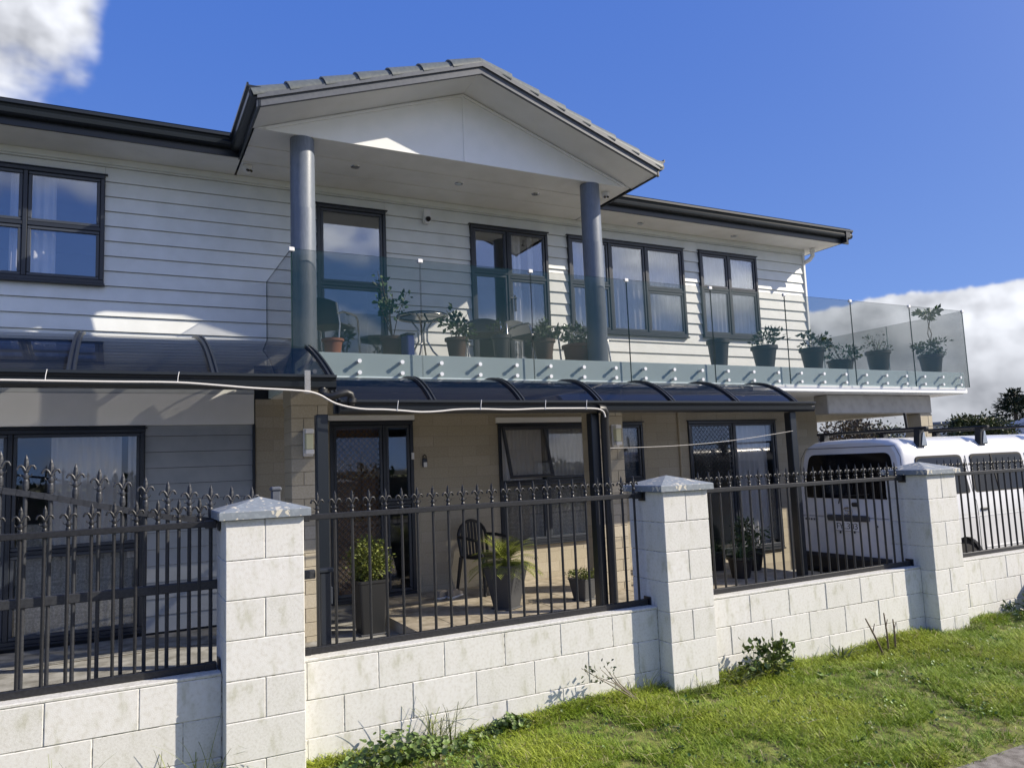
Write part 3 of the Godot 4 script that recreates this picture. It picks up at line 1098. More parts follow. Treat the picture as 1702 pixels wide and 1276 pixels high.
# brick pillars at the front edge of the balcony
func build_brick_pillars() -> void:
	var spots := [[1.66, "cream brick pillar with wall lamp left of the front door"], [5.235, "cream brick pillar with wall lamp between the ground floor windows"]]
	for s in spots:
		var t := thing("brick_pillar", s[1], "pillar", Vector3(s[0], 0, -7.73), 0.0, "brick pillars under the balcony")
		var st := mb()
		bx(st, Vector3(-0.172, 0.0, -0.172), Vector3(0.172, 2.55, 0.172))
		obj("core", st, M.mortar, t)
		var y := 0.02
		var k := 0
		var mats := [M.brick_a, M.brick_b, M.brick_c]
		while y < 2.30:
			for q in 2:
				var split := 0.26 if k % 2 else 0.12
				var w := split if q == 0 else 0.36 - split
				var x := -0.18 + (split * 0.5 if q == 0 else split + (0.36 - split) * 0.5)
				var o := place("brick", bevel_mesh(Vector3(w - 0.005, 0.1255, 0.36), 0.003), mats[rng.randi() % 3], t)
				o.position = Vector3(x, y + 0.063, rng.randf_range(-0.001, 0.001))
			y += 0.1305
			k += 1
		st = mb()
		bev(st, Vector3(0, 2.46, 0), Vector3(0.372, 0.19, 0.372), 0.005)
		obj("top_block", st, M.brick_a, t)


# ---------------------------------------------------------------- glass balustrade
func build_balustrade() -> void:
	var t := thing("glass_balustrade", "frameless glass balustrade on steel standoffs round the balcony", "balustrade")
	var w := 1.353
	var so := standoff_mesh()
	var clamp_mesh := bevel_mesh(Vector3(0.055, 0.042, 0.034), 0.005)
	for k in 8:
		var x0 := 1.49 + w * k
		var p := pane_with_edges(Vector3(x0 + 0.004, 2.66, Z_GLASS - 0.006), Vector3(x0 + w - 0.004, 3.925, Z_GLASS + 0.006), t)
		for j in 3:
			for y: float in [2.815, 2.697]:
				var o := place("standoff", so, M.standoff_metal, p)
				o.position = Vector3(x0 + 0.212 + 0.456 * j, y, Z_GLASS)
	for k in 9:
		var o := place("clamp", clamp_mesh, M.satin_white, t)
		o.position = Vector3(1.49 + w * k, 3.917, Z_GLASS)
	# returns at both ends
	pane_with_edges(Vector3(1.484, 2.66, -8.93), Vector3(1.496, 3.925, Z_GLASS - 0.012), t)
	for k in 3:
		var z1 := Z_GLASS - 0.012 - 1.40 * k
		var p := pane_with_edges(Vector3(12.314, 2.66, z1 - 1.392), Vector3(12.326, 3.925, z1), t)
		for j in 3:
			for y: float in [2.815, 2.697]:
				var o := place("standoff", so, M.standoff_metal, p)
				o.position = Vector3(12.32, y, z1 - 0.22 - 0.47 * j)
				o.rotation.y = PI / 2


func pane_with_edges(lo: Vector3, hi: Vector3, parent: Node3D) -> MeshInstance3D:
	var st := mb()
	var s := hi - lo
	var ax := 0 if s.x < s.z else 2
	var a := lo
	var b := hi
	# two faces
	if ax == 2:
		quad(st, Vector3(a.x, a.y, b.z), Vector3(b.x, a.y, b.z), b, Vector3(a.x, b.y, b.z))
		quad(st, Vector3(b.x, a.y, a.z), a, Vector3(a.x, b.y, a.z), Vector3(b.x, b.y, a.z))
	else:
		quad(st, Vector3(b.x, a.y, b.z), Vector3(b.x, a.y, a.z), Vector3(b.x, b.y, a.z), b)
		quad(st, a, Vector3(a.x, a.y, b.z), Vector3(a.x, b.y, b.z), Vector3(a.x, b.y, a.z))
	var p := obj("pane", st, M.balustrade_pane, parent)
	st = mb()
	quad(st, Vector3(a.x, b.y, b.z), b, Vector3(b.x, b.y, a.z), Vector3(a.x, b.y, a.z))
	quad(st, a, Vector3(b.x, a.y, a.z), Vector3(b.x, a.y, b.z), Vector3(a.x, a.y, b.z))
	if ax == 2:
		quad(st, Vector3(b.x, a.y, b.z), Vector3(b.x, a.y, a.z), Vector3(b.x, b.y, a.z), b)
		quad(st, a, Vector3(a.x, a.y, b.z), Vector3(a.x, b.y, b.z), Vector3(a.x, b.y, a.z))
	else:
		quad(st, Vector3(a.x, a.y, b.z), Vector3(b.x, a.y, b.z), b, Vector3(a.x, b.y, b.z))
		quad(st, Vector3(b.x, a.y, a.z), a, Vector3(a.x, b.y, a.z), Vector3(b.x, b.y, a.z))
	obj("pane_edge", st, M.glass_edge, p)
	return p


func standoff_mesh() -> ArrayMesh:
	var st := mb()
	tube(st, [Vector3(0, 0, -0.06), Vector3(0, 0, -0.007)], 0.017, 14)
	tube(st, [Vector3(0, 0, 0.007), Vector3(0, 0, 0.018)], 0.0215, 16)
	return done(st)


# ---------------------------------------------------------------- curved canopies
func build_canopies() -> void:
	# an arc of (z, y) from the wall to the gutter
	var la := arc_points(Vector2(-8.93, 3.17), Vector2(-7.75, 3.17), Vector2(-6.63, 2.53))
	var ra := arc_points(Vector2(-7.555, 2.60), Vector2(-7.08, 2.70), Vector2(-6.63, 2.315))
	var left := thing("curved_canopy", "upper curved canopy of dark tinted panels in front of the lace curtained door", "canopy", Vector3.ZERO, 0.0, "curved canopies")
	canopy(left, la, [-3.34, -2.34, -1.34, -0.342, 0.692, 1.655], -3.6, 1.67, 2.415, 2.54)
	var right := thing("curved_canopy", "lower curved canopy of dark tinted panels below the glass balcony", "canopy", Vector3.ZERO, 0.0, "curved canopies")
	canopy(right, ra, [1.70, 2.61, 3.56, 4.49, 5.46, 6.41, 7.36], 1.70, 7.56, 2.206, 2.325)
	# posts
	for p in [[1.565, 0.10], [4.40, 0.2], [7.27, -0.1]]:
		var st := mb()
		bev(st, Vector3(p[0], (p[1] + 2.205) * 0.5, -6.66), Vector3(0.10, 2.203 - p[1], 0.10), 0.006)
		obj("post", st, M.gutter, right)
	# beam under the gutter
	var st := mb()
	bev(st, Vector3(4.6, 2.26, -6.66), Vector3(5.85, 0.10, 0.06), 0.005)
	obj("front_beam", st, M.gutter, right)
	st = mb()
	bev(st, Vector3(-1.0, 2.47, -6.66), Vector3(5.2, 0.10, 0.06), 0.005)
	obj("front_beam", st, M.gutter, left)
	# downpipe beside the middle post, curving over from the gutter
	st = mb()
	tube(st, [Vector3(4.38, 2.24, -6.52), Vector3(4.44, 2.235, -6.52), Vector3(4.475, 2.20, -6.54), Vector3(4.485, 2.13, -6.57), Vector3(4.485, 1.2, -6.57), Vector3(4.485, 0.2, -6.57)], 0.045, 14)
	obj("downpipe", st, M.black_plastic, right)
	# elbows from the upper gutter into the lower one
	st = mb()
	tube(st, [Vector3(1.56, 2.43, -6.56), Vector3(1.56, 2.385, -6.55), Vector3(1.585, 2.355, -6.53), Vector3(1.63, 2.352, -6.51), Vector3(1.69, 2.372, -6.50), Vector3(1.75, 2.385, -6.50), Vector3(1.785, 2.37, -6.50), Vector3(1.80, 2.33, -6.51), Vector3(1.80, 2.28, -6.54)], 0.032, 14)
	lathe(st, [Vector2(0.0, 2.30), Vector2(0.042, 2.30), Vector2(0.042, 2.335), Vector2(0.032, 2.335)], 14, Vector3(1.80, 0, -6.515))
	lathe(st, [Vector2(0.032, 2.385), Vector2(0.042, 2.385), Vector2(0.042, 2.42), Vector2(0.0, 2.42)], 14, Vector3(1.56, 0, -6.555))
	obj("drain_elbow", st, M.black_plastic, left)
	st = mb()
	bev(st, Vector3(1.41, 2.47, -6.47), Vector3(0.05, 0.20, 0.012), 0.003)
	obj("strap", st, M.clear_plastic, left)


func arc_points(a: Vector2, c: Vector2, b: Vector2) -> Array:
	var out := []
	for i in 15:
		var t := i / 14.0
		out.append(a.lerp(c, t).lerp(c.lerp(b, t), t))
	return out


func canopy(t: Node3D, arc: Array, ribs: Array, gx0: float, gx1: float, gy0: float, gy1: float) -> void:
	for k in ribs.size():
		var st := mb()
		arc_strip(st, arc, ribs[k] - 0.032, ribs[k] + 0.032, -0.012, 0.012)
		arc_strip(st, arc, ribs[k] - 0.028, ribs[k] - 0.012, 0.0125, 0.024)
		arc_strip(st, arc, ribs[k] + 0.012, ribs[k] + 0.028, 0.0125, 0.024)
		obj("rib", st, M.joinery, t)
		if k + 1 < ribs.size():
			st = mb()
			var a: float = ribs[k] + 0.034
			var b: float = ribs[k + 1] - 0.034
			st.set_smooth_group(1)
			for i in arc.size() - 1:
				var p: Vector2 = arc[i]
				var q: Vector2 = arc[i + 1]
				quad(st, Vector3(a, q.y, q.x), Vector3(b, q.y, q.x), Vector3(b, p.y, p.x), Vector3(a, p.y, p.x))
			obj("roof_panel", st, M.canopy_pane, t)
	# wall plate and gutter
	var st := mb()
	bev(st, Vector3((gx0 + gx1) * 0.5, arc[0].y - 0.01, arc[0].x + 0.015), Vector3(gx1 - gx0, 0.06, 0.05), 0.005)
	obj("wall_plate", st, M.joinery, t)
	st = mb()
	var h := gy1 - gy0
	prism(st, [Vector2(0, 0), Vector2(0.075, 0.0), Vector2(0.095, 0.02), Vector2(0.10, h * 0.45), Vector2(0.085, h * 0.55), Vector2(0.095, h * 0.78), Vector2(0.115, h * 0.82), Vector2(0.115, h), Vector2(0.10, h), Vector2(0.095, h * 0.88), Vector2(0.0, h * 0.88)], Vector3(gx0, gy0, -6.62), Vector3(0, 0, 1), Vector3(0, 1, 0), -(gx1 - gx0), 0.0)
	obj("gutter", st, M.gutter, t)


func arc_strip(st: SurfaceTool, arc: Array, x0: float, x1: float, n0: float, n1: float) -> void:
	var lo := []
	var hi := []
	for i in arc.size():
		var d: Vector2 = (arc[mini(i + 1, arc.size() - 1)] - arc[maxi(i - 1, 0)]).normalized()
		var n := Vector2(-d.y, d.x)
		if n.y < 0:
			n = -n
		lo.append(arc[i] + n * n0)
		hi.append(arc[i] + n * n1)
	for i in arc.size() - 1:
		var a: Vector2 = hi[i]
		var b: Vector2 = hi[i + 1]
		var c: Vector2 = lo[i]
		var d: Vector2 = lo[i + 1]
		quad(st, Vector3(x0, b.y, b.x), Vector3(x1, b.y, b.x), Vector3(x1, a.y, a.x), Vector3(x0, a.y, a.x))
		quad(st, Vector3(x0, c.y, c.x), Vector3(x1, c.y, c.x), Vector3(x1, d.y, d.x), Vector3(x0, d.y, d.x))
		quad(st, Vector3(x1, d.y, d.x), Vector3(x1, c.y, c.x), Vector3(x1, a.y, a.x), Vector3(x1, b.y, b.x))
		quad(st, Vector3(x0, c.y, c.x), Vector3(x0, d.y, d.x), Vector3(x0, b.y, b.x), Vector3(x0, a.y, a.x))
	for e: int in [0, arc.size() - 1]:
		var a: Vector2 = hi[e]
		var c: Vector2 = lo[e]
		face(st, [Vector3(x0, c.y, c.x), Vector3(x1, c.y, c.x), Vector3(x1, a.y, a.x), Vector3(x0, a.y, a.x)], e > 0)


# ---------------------------------------------------------------- block wall and its pillars
func block(parent: Node3D, x0: float, x1: float, y0: float, y1: float, z0: float, z1: float) -> void:
	var s := Vector3(snappedf(x1 - x0 - 0.0035, 0.0005), snappedf(y1 - y0 - 0.0035, 0.0005), z1 - z0)
	var key := "block%.3f_%.3f_%.3f" % [s.x, s.y, s.z]
	var mats := [M.block_a, M.block_b, M.block_c]
	var o := place("block", bevel_mesh(s, 0.0035), mats[rng.randi() % 3], parent)
	o.position = Vector3((x0 + x1) * 0.5, (y0 + y1) * 0.5, (z0 + z1) * 0.5 + rng.randf_range(-0.002, 0.002))
	o.rotation = Vector3(rng.randf_range(-0.004, 0.004), rng.randf_range(-0.003, 0.003), rng.randf_range(-0.002, 0.002))


func build_boundary() -> void:
	var labels := ["white block gatepost with peeling blue grey cap, nearest the camera", "white block pillar in the middle of the fence, with a grey cap", "white block pillar in front of the white van, with a grey cap", "white block pillar at the far end of the fence past the van"]
	var xs := [0.488, 3.312, 6.15, 8.98]
	for k in 4:
		var x: float = xs[k]
		var t := thing("block_pillar", labels[k], "pillar", Vector3.ZERO, 0.0, "white block fence pillars")
		var st := mb()
		bx(st, Vector3(x + 0.006, -0.3, -4.594), Vector3(x + 0.394, 1.47, -4.206))
		obj("core", st, M.joint, t)
		var y := -0.134
		var row := 0
		while y < 1.4:
			var hi := y + 0.2
			if row == 7:
				hi = 1.475
			if row % 2 == 1:
				block(t, x, x + 0.197, y, hi, -4.6, -4.2)
				block(t, x + 0.197, x + 0.4, y, hi, -4.6, -4.2)
			else:
				block(t, x, x + 0.4, y, hi, -4.6, -4.2)
			y += 0.2
			row += 1
		st = mb()
		var c := Vector3(x + 0.2, 0, -4.4)
		var r := 0.232
		var p := []
		for a: Vector2 in [Vector2(-1, 1), Vector2(1, 1), Vector2(1, -1), Vector2(-1, -1)]:
			p.append(c + Vector3(a.x * r, 0, a.y * r))
		for i in 4:
			var a: Vector3 = p[i]
			var b: Vector3 = p[(i + 1) % 4]
			quad(st, a + Vector3(0, 1.476, 0), b + Vector3(0, 1.476, 0), b + Vector3(0, 1.514, 0), a + Vector3(0, 1.514, 0))
			var a2 := a.lerp(c, 0.02) + Vector3(0, 1.519, 0)
			var b2 := b.lerp(c, 0.02) + Vector3(0, 1.519, 0)
			quad(st, a + Vector3(0, 1.514, 0), b + Vector3(0, 1.514, 0), b2, a2)
			tri(st, a2, b2, c + Vector3(0, 1.583, 0))
		quad(st, p[3] + Vector3(0, 1.476, 0), p[2] + Vector3(0, 1.476, 0), p[1] + Vector3(0, 1.476, 0), p[0] + Vector3(0, 1.476, 0))
		obj("cap", st, M.cap, t)
	var spans := [[-3.5, 0.488, "low white block wall under the iron fence left of the gatepost", -0.325], [0.888, 3.312, "low white block wall under the iron fence in front of the patio", 1.30], [3.712, 6.15, "low white block wall under the iron fence in front of the sliding door", 4.139], [6.55, 8.98, "low white block wall under the iron fence beside the van", 6.96], [9.38, 13.0, "last low white block wall at the far right", 9.8]]
	for s in spans:
		var t := thing("block_wall", s[2], "wall", Vector3.ZERO, 0.0, "low white block walls")
		var st := mb()
		bx(st, Vector3(s[0], -0.3, -4.526), Vector3(s[1], 0.675, -4.334))
		obj("core", st, M.joint, t)
		st = mb()
		bev(st, Vector3((s[0] + s[1]) * 0.5, 0.683, -4.43), Vector3(s[1] - s[0] - 0.004, 0.017, 0.204), 0.004)
		obj("capping", st, M.wall_top, t)
		for row in 4:
			var hi: float = [0.674, 0.474, 0.273, 0.073][row]
			var lo: float = [0.474, 0.273, 0.073, -0.13][row]
			var x: float = s[3] + (0.0 if row % 2 == 0 else -0.2) - 0.4 * 12
			while x < s[1]:
				var a := maxf(x, s[0] + 0.002)
				var b := minf(x + 0.402, s[1] - 0.002)
				if b - a > 0.03:
					block(t, a, b, lo, hi, -4.53, -4.33)
				x += 0.402


# ---------------------------------------------------------------- iron fence
func finial_mesh() -> ArrayMesh:
	var st := mb()
	# collar
	lathe(st, [Vector2(0.0, -0.045), Vector2(0.0125, -0.045), Vector2(0.0135, -0.03), Vector2(0.0125, -0.008), Vector2(0.009, 0.0), Vector2(0.012, 0.008), Vector2(0.012, 0.016), Vector2(0.008, 0.022), Vector2(0.007, 0.03), Vector2(0.0105, 0.035), Vector2(0.0105, 0.04), Vector2(0.0, 0.042)], 10)
	# the pointed leaf in the middle, a flattened diamond
	var prof := [Vector2(0.004, 0.036), Vector2(0.010, 0.060), Vector2(0.0105, 0.074), Vector2(0.007, 0.093), Vector2(0.0, 0.112)]
	for i in prof.size() - 1:
		var p: Vector2 = prof[i]
		var q: Vector2 = prof[i + 1]
		for s: float in [-1.0, 1.0]:
			for f: float in [-1.0, 1.0]:
				var e0 := Vector3(p.x * s, p.y, 0)
				var e1 := Vector3(q.x * s, q.y, 0)
				var m0 := Vector3(0, p.y, f * 0.0055)
				var m1 := Vector3(0, q.y, f * (0.0055 if q.x > 0 else 0.0))
				face(st, [m0, e0, e1, m1], s * f > 0)
	# the two scrolls curling out and down, and the little ones under the collar
	for s: float in [-1.0, 1.0]:
		tube(st, [Vector3(0.003 * s, 0.034, 0), Vector3(0.010 * s, 0.052, 0), Vector3(0.019 * s, 0.062, 0), Vector3(0.029 * s, 0.060, 0), Vector3(0.035 * s, 0.050, 0), Vector3(0.036 * s, 0.043, 0)], 0.0075, 6, 0.0055)
		tube(st, [Vector3(0.006 * s, 0.018, 0), Vector3(0.014 * s, 0.012, 0), Vector3(0.021 * s, 0.016, 0), Vector3(0.024 * s, 0.024, 0)], 0.0036, 6, 0.002)
	return done(st)


func rod_mesh(len_: float, r: float) -> ArrayMesh:
	var key := "rod%.3f_%.4f" % [len_, r]
	if not cache.has(key):
		cache[key] = done(tube(mb(), [Vector3.ZERO, Vector3(0, len_, 0)], r, 10))
	return cache[key]


func build_fences() -> void:
	var fin := finial_mesh()
	var spans := [[-1.60, 0.470, 0.0815, "black iron fence panel with spear heads left of the gatepost"], [0.905, 3.295, 1.012, "black iron fence panel with spear heads in front of the potted palm"], [3.73, 6.135, 3.935, "black iron fence panel with spear heads in front of the sliding door"], [6.565, 8.965, 6.66, "black iron fence panel with spear heads beside the van"]]
	for s in spans:
		var t := thing("fence_panel", s[3], "fence", Vector3.ZERO, 0.0, "iron fence panels between the block pillars")
		var x0: float = s[0]
		var x1: float = s[1]
		for y: float in [1.4505, 0.712]:
			var st := mb()
			bev(st, Vector3((x0 + x1) * 0.5, y, -4.43), Vector3(x1 - x0, 0.032 if y > 1 else 0.036, 0.034), 0.003)
			obj("rail", st, M.iron, t)
			for e: float in [x0, x1]:
				st = mb()
				var dirx := -1.0 if e == x0 else 1.0
				bev(st, Vector3(e - dirx * 0.03, y - 0.002, -4.43), Vector3(0.06, 0.042, 0.044), 0.004)
				bev(st, Vector3(e + dirx * 0.011, y - 0.002, -4.43), Vector3(0.008, 0.075, 0.075), 0.002)
				obj("bracket", st, M.iron, t)
		var x: float = s[2] - 0.1012 * 20
		while x < x1 - 0.03:
			if x > x0 + 0.03:
				var bar := place("bar", rod_mesh(0.815, 0.0088), M.iron, t)
				bar.position = Vector3(x, 0.672, -4.43)
				var f := place("finial", fin, M.iron, bar)
				f.position = Vector3(0, 0.811, 0)
				f.rotation.y = rng.randf_range(-0.08, 0.08)
			x += 0.1012


# ---------------------------------------------------------------- sliding gate behind the fence
func gate_rail(x: float) -> float:
	var pts := [Vector2(-2.6, 1.95), Vector2(-1.6, 1.88), Vector2(-1.0, 1.79), Vector2(-0.526, 1.676), Vector2(-0.32, 1.633), Vector2(-0.048, 1.563), Vector2(0.241, 1.492), Vector2(0.502, 1.455), Vector2(0.70, 1.443), Vector2(1.2, 1.436)]
	for i in pts.size() - 1:
		if x <= pts[i + 1].x:
			var t: float = (x - pts[i].x) / (pts[i + 1].x - pts[i].x)
			return lerpf(pts[i].y, pts[i + 1].y, t)
	return 1.436


func build_gate() -> void:
	var z := -4.585
	var t := thing("sliding_gate", "dark grey iron gate with a swept top rail standing behind the left fence", "gate")
	var st := mb()
	var x := -2.2
	while x < 0.86:
		var a := Vector3(x, gate_rail(x), z)
		var b := Vector3(x + 0.06, gate_rail(x + 0.06), z)
		var m := (a + b) * 0.5
		box(st, m, Vector3(a.distance_to(b) + 0.002, 0.031, 0.034), Basis(Vector3.BACK, atan2(b.y - a.y, b.x - a.x)))
		x += 0.06
	obj("top_rail", st, M.iron_grey, t)
	for y: float in [1.112, 0.22]:
		st = mb()
		bev(st, Vector3(-0.62, y, z), Vector3(3.3, 0.05, 0.036), 0.004)
		obj("rail", st, M.iron_grey, t)
	var fin := finial_mesh()
	for k in 16:
		var bx_ := 0.676 - 0.1098 * k
		var top := gate_rail(bx_) + 0.052
		var bar := place("bar", rod_mesh(snappedf(top - 0.18, 0.002), 0.0105), M.iron_grey, t)
		bar.position = Vector3(bx_, 0.18, z)
		var f := place("finial", fin, M.iron_grey, bar)
		f.position = Vector3(0, top - 0.18 + 0.02, 0)
		f.scale = Vector3.ONE * 1.12
	var p := thing("gate_post", "short dark steel latch post just right of the near gatepost", "post", Vector3(1.085, 0, -4.585))
	st = mb()
	bev(st, Vector3(0, 0.60, 0), Vector3(0.06, 1.03, 0.06), 0.005)
	bev(st, Vector3(0.004, 1.128, 0), Vector3(0.085, 0.022, 0.075), 0.004)
	obj("shaft", st, M.joinery, p)
	st = mb()
	bev(st, Vector3(0.036, 0.98, 0.0), Vector3(0.012, 0.10, 0.04), 0.003)
	obj("latch", st, M.joinery_sash, p)
	p = thing("gate_post", "square blue grey steel post with a flat cap behind the near gatepost", "post", Vector3(0.855, 0, -4.85))
	st = mb()
	bev(st, Vector3(0, 0.85, 0), Vector3(0.05, 1.52, 0.05), 0.005)
	obj("shaft", st, M.barge, p)
	st = mb()
	bev(st, Vector3(0, 1.612, 0), Vector3(0.066, 0.028, 0.066), 0.009)
	obj("post_cap", st, M.barge, p)


# ---------------------------------------------------------------- the van
# one half of the body's cross section, from the roof middle down to the belt: (z out from the middle, y)
func van_section(x: float) -> Array:
	# x in metres from the tail; the tail leans and rounds a little, the nose slopes
	var roof := 1.985
	var out := [Vector2(0.0, roof), Vector2(0.35, roof - 0.008), Vector2(0.56, roof - 0.03), Vector2(0.66, roof - 0.075), Vector2(0.715, roof - 0.15), Vector2(0.745, 1.70), Vector2(0.80, 1.28), Vector2(0.835, 1.16), Vector2(0.845, 1.02)]
	var inset := 0.0
	var drop := 0.0
	if x < 0.10:
		inset = 0.05 * pow(1.0 - x / 0.10, 2.0)
		drop = 0.05 * pow(1.0 - x / 0.10, 2.0)
	if x > 3.4:
		var t := clampf((x - 3.4) / 1.25, 0.0, 1.0)
		drop = 0.70 * t * t
	var res := []
	for p: Vector2 in out:
		var f := clampf((p.y - 1.02) / (roof - 1.02), 0.0, 1.0)
		res.append(Vector2(p.x - inset * (1.0 if p.x > 0.3 else 0.0), p.y - drop * f))
	return res


func build_van() -> void:
	var t := thing("van", "white passenger van with roof bars parked behind the fence, tail towards the house door", "van", Vector3(8.1, -0.13, -6.62))
	var st := mb()
	var xs := [0.0, 0.02, 0.05, 0.10, 0.5, 1.2, 2.0, 2.8, 3.4, 3.7, 4.0, 4.3, 4.65]
	st.set_smooth_group(1)
	for i in xs.size() - 1:
		var a := van_section(xs[i])
		var b := van_section(xs[i + 1])
		# the tail leans forward towards the roof
		for k in a.size() - 1:
			for s: float in [1.0, -1.0]:
				var p0 := van_point(xs[i], a[k], s)
				var p1 := van_point(xs[i], a[k + 1], s)
				var q0 := van_point(xs[i + 1], b[k], s)
				var q1 := van_point(xs[i + 1], b[k + 1], s)
				face(st, [p0, p1, q1, q0], s > 0)
	st.set_smooth_group(-1)
	# tail face
	var a := van_section(0.0)
	for k in a.size() - 1:
		face(st, [van_point(0, a[k], 1), van_point(0, a[k], -1), van_point(0, a[k + 1], -1), van_point(0, a[k + 1], 1)], true)
	var e := van_section(4.65)
	for k in e.size() - 1:
		face(st, [van_point(4.65, e[k], 1), van_point(4.65, e[k], -1), van_point(4.65, e[k + 1], -1), van_point(4.65, e[k + 1], 1)], false)
	obj("body", st, M.van_paint, t)
	# lower sides with wheel arches
	for s: float in [1.0, -1.0]:
		st = mb()
		var poly := [Vector2(0.06, 1.022), Vector2(0.06, 0.30)]
		for c: float in [0.98, 3.55]:
			poly.append(Vector2(c - 0.40, 0.28))
			for k in 13:
				var an := PI - PI * k / 12.0
				poly.append(Vector2(c + 0.395 * cos(an), 0.36 + 0.395 * sin(an)))
			poly.append(Vector2(c + 0.40, 0.28))
		poly.append_array([Vector2(4.62, 0.30), Vector2(4.62, 1.022)])
		prism(st, poly, Vector3.ZERO, Vector3.RIGHT, Vector3.UP, minf(0.80 * s, 0.845 * s), maxf(0.80 * s, 0.845 * s))
		obj("side_panel", st, M.van_paint, t)
		# creases along the side
		for y: float in [0.60, 0.98]:
			st = mb()
			bev(st, Vector3(2.34, y, 0.846 * s), Vector3(1.9 if y < 0.8 else 4.3, 0.02 if y < 0.8 else 0.008, 0.012), 0.004)
			obj("side_crease", st, M.van_paint, t)
		# windows, with their rubbers
		for w in [[0.30, 1.22], [1.36, 2.50], [2.64, 3.42]]:
			van_window(t, w[0], w[1], s)
		for c: float in [0.98, 3.55]:
			st = mb()
			tube(st, [Vector3(c, 0.335, 0.62 * s), Vector3(c, 0.335, 0.83 * s)], 0.335, 28)
			var wheel := obj("wheel", st, M.rubber, t)
			st = mb()
			tube(st, [Vector3(c, 0.335, 0.66 * s), Vector3(c, 0.335, 0.834 * s)], 0.195, 24)
			obj("rim", st, M.joinery_sash, wheel)
			st = mb()
			tube(st, [Vector3(c, 0.38, 0.30 * s), Vector3(c, 0.38, 0.79 * s)], 0.39, 20)
			obj("wheel_well", st, M.rubber, t)
	# tail panel under the window
	st = mb()
	bev(st, Vector3(0.05, 0.72, 0), Vector3(0.10, 0.62, 1.68), 0.03)
	obj("tailgate", st, M.van_paint, t)
	st = mb()
	bev(st, Vector3(4.6, 0.66, 0), Vector3(0.12, 0.74, 1.64), 0.05)
	obj("front_panel", st, M.van_paint, t)
	# seams: tailgate, sliding door, front door; door handles
	for seam in [[[Vector2(-0.80, 0.50), Vector2(-0.80, 1.05), Vector2(-0.735, 1.75), Vector2(-0.66, 1.88), Vector2(0.66, 1.88), Vector2(0.735, 1.75), Vector2(0.80, 1.05), Vector2(0.80, 0.50)]]]:
		st = mb()
		tube(st, tail_pts(seam[0], 0.001), 0.004, 5)
		obj("tailgate_seam", st, M.rubber, t)
	for x: float in [1.29, 2.57, 3.46]:
		st = mb()
		tube(st, [Vector3(x, 0.32, 0.8445), Vector3(x, 1.02, 0.8445), Vector3(x, 1.16, 0.8335), Vector3(x, 1.28, 0.799), Vector3(x, 1.72, 0.7455)], 0.004, 5)
		obj("door_seam", st, M.rubber, t)
	for x: float in [1.42, 2.68]:
		st = mb()
		bev(st, Vector3(x, 1.06, 0.848), Vector3(0.15, 0.035, 0.03), 0.01)
		obj("door_handle", st, M.black_plastic, t)
	# underbody
	st = mb()
	bx(st, Vector3(0.06, 0.28, -0.79), Vector3(4.6, 0.40, 0.79))
	obj("underbody", st, M.rubber, t)
	# tail window
	st = mb()
	var wp := rounded([Vector2(-0.69, 1.245), Vector2(0.69, 1.245), Vector2(0.60, 1.80), Vector2(-0.60, 1.80)], 0.09)
	tail_sheet(st, wp, 0.006)
	obj("rear_window", st, M.lens, t)
	st = mb()
	tube(st, tail_pts([Vector2(-0.12, 1.18), Vector2(-0.10, 1.27), Vector2(0.32, 1.30)], 0.025), 0.009, 6)
	bev(st, Vector3(-0.008, 1.175, 0.12), Vector3(0.04, 0.05, 0.09), 0.012)
	obj("rear_wiper", st, M.black_plastic, t)
	# emblem: three ovals
	st = mb()
	ring(st, Vector3(-0.006, 1.09, 0.0), 0.066, 0.048, 0.0055)
	ring(st, Vector3(-0.006, 1.09, 0.0), 0.020, 0.039, 0.0045)
	ring(st, Vector3(-0.006, 1.108, 0.0), 0.040, 0.018, 0.0045)
	obj("emblem", st, M.steel, t)
	st = mb()
	bev(st, Vector3(-0.012, 1.005, 0.0), Vector3(0.035, 0.075, 0.62), 0.014)
	obj("tail_garnish", st, M.charcoal_plastic, t)
	# number plate
	st = mb()
	bev(st, Vector3(-0.006, 0.905, -0.02), Vector3(0.008, 0.125, 0.36), 0.002)
	var plate := obj("number_plate", st, M.satin_white, t)
	var tm := TextMesh.new()
	var font := SystemFont.new()
	font.font_names = PackedStringArray(["Droid Sans"])
	tm.font = font
	tm.text = "FYL303"
	tm.font_size = 64
	tm.pixel_size = 0.00158
	tm.depth = 0.003
	var txt := place("plate_text", tm, M.black_plastic, plate)
	txt.position = Vector3(-0.012, 0.905, -0.02)
	txt.rotation.y = -PI / 2
	st = mb()
	for y: float in [0.965, 0.846]:
		bx(st, Vector3(-0.0125, y - 0.002, -0.19), Vector3(-0.0095, y + 0.002, 0.15))
	obj("plate_border", st, M.black_plastic, plate)
	for q: Vector2 in [Vector2(0.08, 0.835), Vector2(-0.13, 0.825)]:
		st = mb()
		bev(st, Vector3(-0.008, q.y, q.x), Vector3(0.012, 0.03, 0.022), 0.004)
		obj("plate_clip", st, M.black_plastic, t)
	st = mb()
	tube(st, [Vector3(-0.014, 0.92, 0.40), Vector3(0.0, 0.92, 0.40)], 0.017, 12)
	obj("lock", st, M.black_plastic, t)
	# badge on the tail, small grey letters too fine to read
	st = mb()
	for k in 5:
		bev(st, Vector3(-0.003, 0.97, -0.66 + 0.045 * k), Vector3(0.006, 0.026, 0.03), 0.003)
	obj("badge", st, M.joinery_sash, t)
	st = mb()
	bev(st, Vector3(0.03, 0.44, 0), Vector3(0.20, 0.22, 1.66), 0.04)
	obj("bumper", st, M.black_plastic, t)
